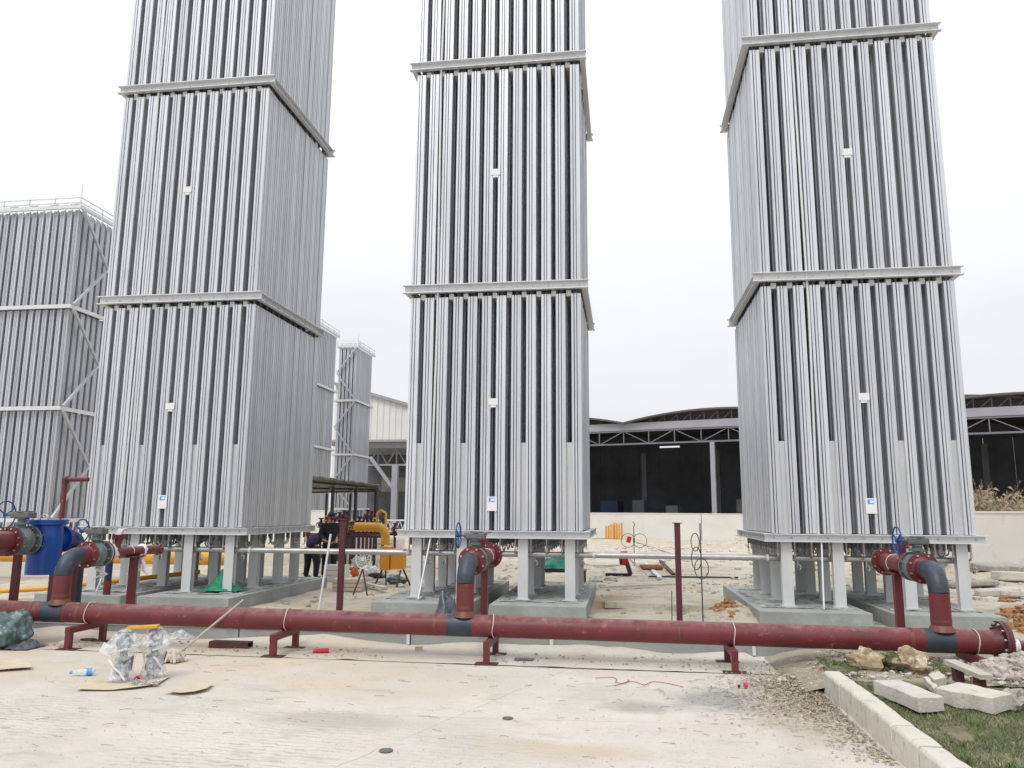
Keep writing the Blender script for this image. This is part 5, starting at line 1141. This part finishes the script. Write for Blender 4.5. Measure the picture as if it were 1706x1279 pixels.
p = G(1672, 1012); heap('ochre_clods', G(1672, 1004).x, G(1672, 1004).y, .2, .2, .1, 60, .03, .06, 'mud', 'small patch of orange clods beyond the right plinth', 8, 'soil heap')
# broken slabs in the yard on the right
BS = [((1625, 988), 1.1, .5, .12, .15, 'grey-white broken slab lying flat right of the right tower, middle of the rubble'), ((1670, 1000), .8, .35, .15, -.1, 'pale bevelled stone block nearest the right plinth'),
      ((1700, 1001), .7, .35, .14, .05, 'grey stone block at the right edge next to the bevelled block'), ((1680, 975), 1.2, .8, .16, .3, 'large flat white slab tilted on rubble near the cream wall'),
      ((1648, 970), .9, .9, .10, .8, 'pale slab leaning against rubble left of the large flat slab'), ((1700, 985), .8, .5, .22, .0, 'grey block at the right edge below the large flat slab'),
      ((1630, 962), .8, 1.0, .06, .4, 'thin white sheet lying behind the right leg of the right tower')]
for k, ((px, py), w_, d_, h, rz, lb) in enumerate(BS):
    p = G(px, py); z0 = yard_z(p.x, p.y)
    m = MB(); m.obox((p.x, p.y+d_/2, z0+h/2+.02), (w_, d_, h), (random.uniform(-.08, .12), random.uniform(-.1, .1), rz)); bevel(tag(m.obj('broken_slab', 'kerbcut' if k % 3 else 'rockg'), lb, 'broken slab'), .03, 1)
# debris in the yard between the towers
rnd = random.Random(11)
def scatter_rocks(name, n, box, smin, smax, mt, label, cat, zf, seed, flatn=.6):
    rnd = random.Random(seed); m = MB()
    for q in range(n):
        x = rnd.uniform(box[0], box[1]); y = rnd.uniform(box[2], box[3])
        if noise.noise(Vector((x*.7, y*.7, seed))) < -.05: continue
        s = smin+(smax-smin)*rnd.random()**3
        m.ball((x, y, zf(x, y)+s*.2), (s*rnd.uniform(.7, 1.4), s*rnd.uniform(.7, 1.4), s*flatn), 1, .5, 1.5, q, False)
    return stuff(tag(m.obj(name, mt), label, cat))
scatter_rocks('yard_stones', 2600, (-9, 12, 10.4, 24), .01, .07, 'rockg', 'grey stones scattered over the sandy yard behind the pipeline', 'stones', yard_z, 2)
scatter_rocks('tan_stones', 1800, (-7, 13, 16, 42), .03, .16, 'kerbcut', 'pale rubble scattered across the far yard', 'rubble', yard_z, 5)
scatter_rocks('strip_pebbles', 900, (-8, 2, 9.1, 10.05), .004, .02, 'rockg', 'tiny pebbles on the sand strip under the pipeline', 'pebbles', lambda x, y: .012, 7)
scatter_rocks('rubble_bits', 1500, (1.4, 6, 8.2, 10.0), .008, .035, 'gravel', 'rubble bits on the rough ground behind the kerb', 'rubble', lambda x, y: .03+.12*ss(1.6, 2.4, x), 8)
# planks and long pieces in the yard
PL = [((985, 900), (1030, 897), 'pale board lying by the orange stack', 'wood'), ((1090, 915), (1150, 935), 'pale timber slanting across the yard sand heap', 'kerbcut'), ((1060, 905), (1120, 925), 'grey timber beside the wire trolley', 'wood'),
      ((1075, 943), (1100, 968), 'short grey angle bar leaning from the red machine', 'frame'), ((1080, 965), (1230, 968), 'long thin steel bar lying on the sand below the rusty offcut', 'steeld'),
      ((1060, 948), (1110, 950), 'thin green-grey rod lying above the rusty offcut', 'cyan'), ((1100, 938), (1122, 962), 'dark red bar end near the lone post', 'rust'),
      ((990, 948), (1035, 946), 'grey board on the sand right of the middle tower', 'wood'), ((1000, 985), (1130, 979), 'long pale board lying flat between middle and right towers', 'kerbcut')]
for (a, b, lb, mt) in PL:
    a = G(*a); b = G(*b); za = yard_z(a.x, a.y)+.05; zb2 = yard_z(b.x, b.y)+.05
    tag(MB().bar((a.x, a.y, za), (b.x, b.y, zb2), .10 if mt != 'steeld' else .04, .04).obj('timber' if mt in ('wood', 'kerbcut') else 'metal_bar', mt), lb, 'timber' if mt in ('wood', 'kerbcut') else 'bar')
t = flat('concrete_ledge', [G(1008, 1017), G(1050, 1018), G(1130, 1022), G(1205, 1026), G(1195, 1016), G(1120, 1006), G(1008, 1004)], .02, 'sand', 'low broken edge of old concrete in the sand between middle and right towers', 'ledge', .03, 3, .10)

# ------------------------------------------------------------------ twigs, leaves, grass, reeds
m = MB(); rnd = random.Random(21)
for q in range(230):
    x = rnd.uniform(-6, 1.8); y = rnd.uniform(4.8, 9.0)
    if rnd.random() < .3: x = rnd.uniform(.3, 1.85); y = rnd.uniform(6.5, 8.9)
    a = rnd.gauss(0, .5); l = rnd.uniform(.02, .11)
    p = Vector((x, y, .008)); d = Vector((math.cos(a), math.sin(a), 0))*l; m.tube([p, p+d*.5+Vector((0, rnd.uniform(-.006, .006), .002)), p+d], .0016, 4)
stuff(tag(m.obj('twigs', 'stick'), 'thin dark twigs and straws scattered on the pale concrete', 'twigs'))
m = MB(); rnd = random.Random(22)
for q in range(9000):
    r = rnd.random()
    if r < .72: x = 1.86-abs(rnd.gauss(0, .42)); y = 8.2+rnd.gauss(0, .55)-(1.86-x)*.2
    elif r < .85: x = 1.86-abs(rnd.gauss(0, .15)); y = rnd.uniform(6, 8.4)
    else: x = rnd.uniform(-6, 1.8); y = rnd.uniform(5, 9)
    if x > 1.88 or y > 9.6 or y < 4.8: continue
    s = rnd.uniform(.005, .019)*(1 if r < .85 else .5); a = rnd.uniform(0, 6.28); tl = rnd.uniform(-.7, .7); c = Vector((x, y, .008+.02*rnd.random()*(r < .72)))
    u = Vector((math.cos(a), math.sin(a), tl*.6))*s; v = Vector((-math.sin(a), math.cos(a), rnd.uniform(-.4, .4)))*s*.55
    m.add([c-u, c+v, c+u, c-v+Vector((0, 0, s*.3))], [(0, 1, 2), (0, 2, 3)]); 
stuff(tag(m.obj('leaf_litter', 'leafl'), 'dry leaf and chip litter piled on the concrete at the far end of the kerb', 'leaf litter'))
rnd = random.Random(23); m = MB(); m2 = MB()
for q in range(110000):
    x = rnd.uniform(2.06, 6.6); y = rnd.uniform(4.2, 9.3)
    if y > 9.3 or x/y > .75: continue
    d = noise.noise(Vector((x*1.3, y*1.3, 5)))+.35*noise.noise(Vector((x*5, y*5, 2)))
    lim = -.35 if y < 7.4 else -.1+.12*(y-7.4)
    if d < lim: continue
    if noise.noise(Vector((x*3.1, y*3.1, 14))) < -.30: continue
    z = lawn_z(x, y) if y < 8.9 else .14; a = rnd.uniform(0, 6.28); h = rnd.uniform(.012, .034)*(1+1.1*max(0, noise.noise(Vector((x*7, y*7, 9))))); wd = rnd.uniform(.002, .0045)
    c = Vector((x, y, z-.003)); s = Vector((math.cos(a), math.sin(a), 0))*wd; tip = c+Vector((rnd.gauss(0, .016), rnd.gauss(0, .016), h))
    (m if rnd.random() < .82 else m2).add([c-s, c+s, tip], [(0, 1, 2)])
rnd = random.Random(77)
for q in range(70):
    x = rnd.uniform(2.1, 4.6); y = rnd.uniform(5.2, 9.2)
    for k in range(26):
        a = rnd.uniform(0, 6.28); l = rnd.uniform(.03, .085); z = lawn_z(x, y) if y < 8.9 else .14; b = Vector((x+rnd.gauss(0, .018), y+rnd.gauss(0, .018), z)); d = Vector((math.cos(a), math.sin(a), 0)); sd_ = Vector((-d.y, d.x, 0))*.004
        e = b+d*l*.7+Vector((0, 0, l*.8)); (m2 if q % 3 == 0 else m).add([b-sd_, b+sd_, e], [(0, 1, 2)])
stuff(tag(m.obj('grass', 'grass'), 'short patchy green grass behind the kerb in the lower right corner', 'grass'))
stuff(tag(m2.obj('dry_grass', 'leafl'), 'straw-coloured dry grass mixed into the green grass behind the kerb', 'grass'))
def reed_clump(cx, cyv, z0, h, n, label, seed, spread=.5, mt='reed'):
    rnd = random.Random(seed); t = thing('reed_clump', (cx, cyv, z0), label, 'dry reeds', 'dry reed clumps behind the cream wall'); st = MB(); lf = MB()
    for q in range(n):
        a = rnd.uniform(0, 6.28); r = rnd.random()**.6*spread; b = Vector((math.cos(a)*r, math.sin(a)*r, 0)); hh = h*rnd.uniform(.35, 1)*(1-.35*r/spread)
        ln = Vector((rnd.gauss(.05, .22)+.3*b.x/spread, rnd.gauss(0, .2), 0))*hh
        pts = [b, b+ln*.25+Vector((0, 0, hh*.55)), b+ln+Vector((0, 0, hh))]; st.tube(pts, [.010, .007, .003], 4, False)
        for k in range(9):
            u = rnd.uniform(.1, .9); p = pts[0].lerp(pts[1], u*2) if u < .5 else pts[1].lerp(pts[2], u*2-1)
            an = rnd.uniform(0, 6.28); L_ = rnd.uniform(.18, .42); e = p+Vector((math.cos(an)*L_*.6, math.sin(an)*L_*.6, rnd.uniform(-.22, .22))); md = (p+e)/2+Vector((0, 0, .09)); s = Vector((-math.sin(an), math.cos(an), .4))*rnd.uniform(.004, .010)
            lf.add([p, md-s, e, md+s], [(0, 1, 2), (0, 2, 3)])
        for k in range(16):                                     # plume
            u = rnd.uniform(.72, 1.); p = pts[1].lerp(pts[2], u); e = p+Vector((rnd.gauss(0, .05), rnd.gauss(0, .05), rnd.uniform(-.02, .10))); s = Vector((rnd.uniform(-1, 1), rnd.uniform(-1, 1), 0))*.008
            lf.add([p-s, p+s, e], [(0, 1, 2)])
    stuff(st.obj('stems', 'reedd', t, world=False)); stuff(lf.obj('leaves', mt, t, world=False))
RC = [(10.9, 30.4, 1.5, 'tall pale dry reed clump rising above the cream wall'), (12.2, 29.2, 2.0, 'tallest tan reed clump, close to the right edge above the wall'), (12.9, 28.0, 1.35, 'bushy reed clump at the right edge of the photo'), (11.6, 30.8, 1.2, 'low brown brush behind the wall beside the right tower')]
for k, (x, y, h, lb) in enumerate(RC):
    reed_clump(x+.3, y, .9, h*1.0+.45, 150, lb, 30+k, .8, 'reed' if k < 3 else 'reedd')
m = grid(9.5, 22, 28, 36, 40, 20, lambda x, y: 1.15*ss(9.5, 10.5, x)*ss(27.9, 28.6, y-0*(x-10)) + .3*fb(x, y, .8)*ss(9.5, 10.5, x))
struct(m.obj('raised_bank', 'soil'))
for o in bpy.data.objects:
    if '_w' in o: del o['_w']
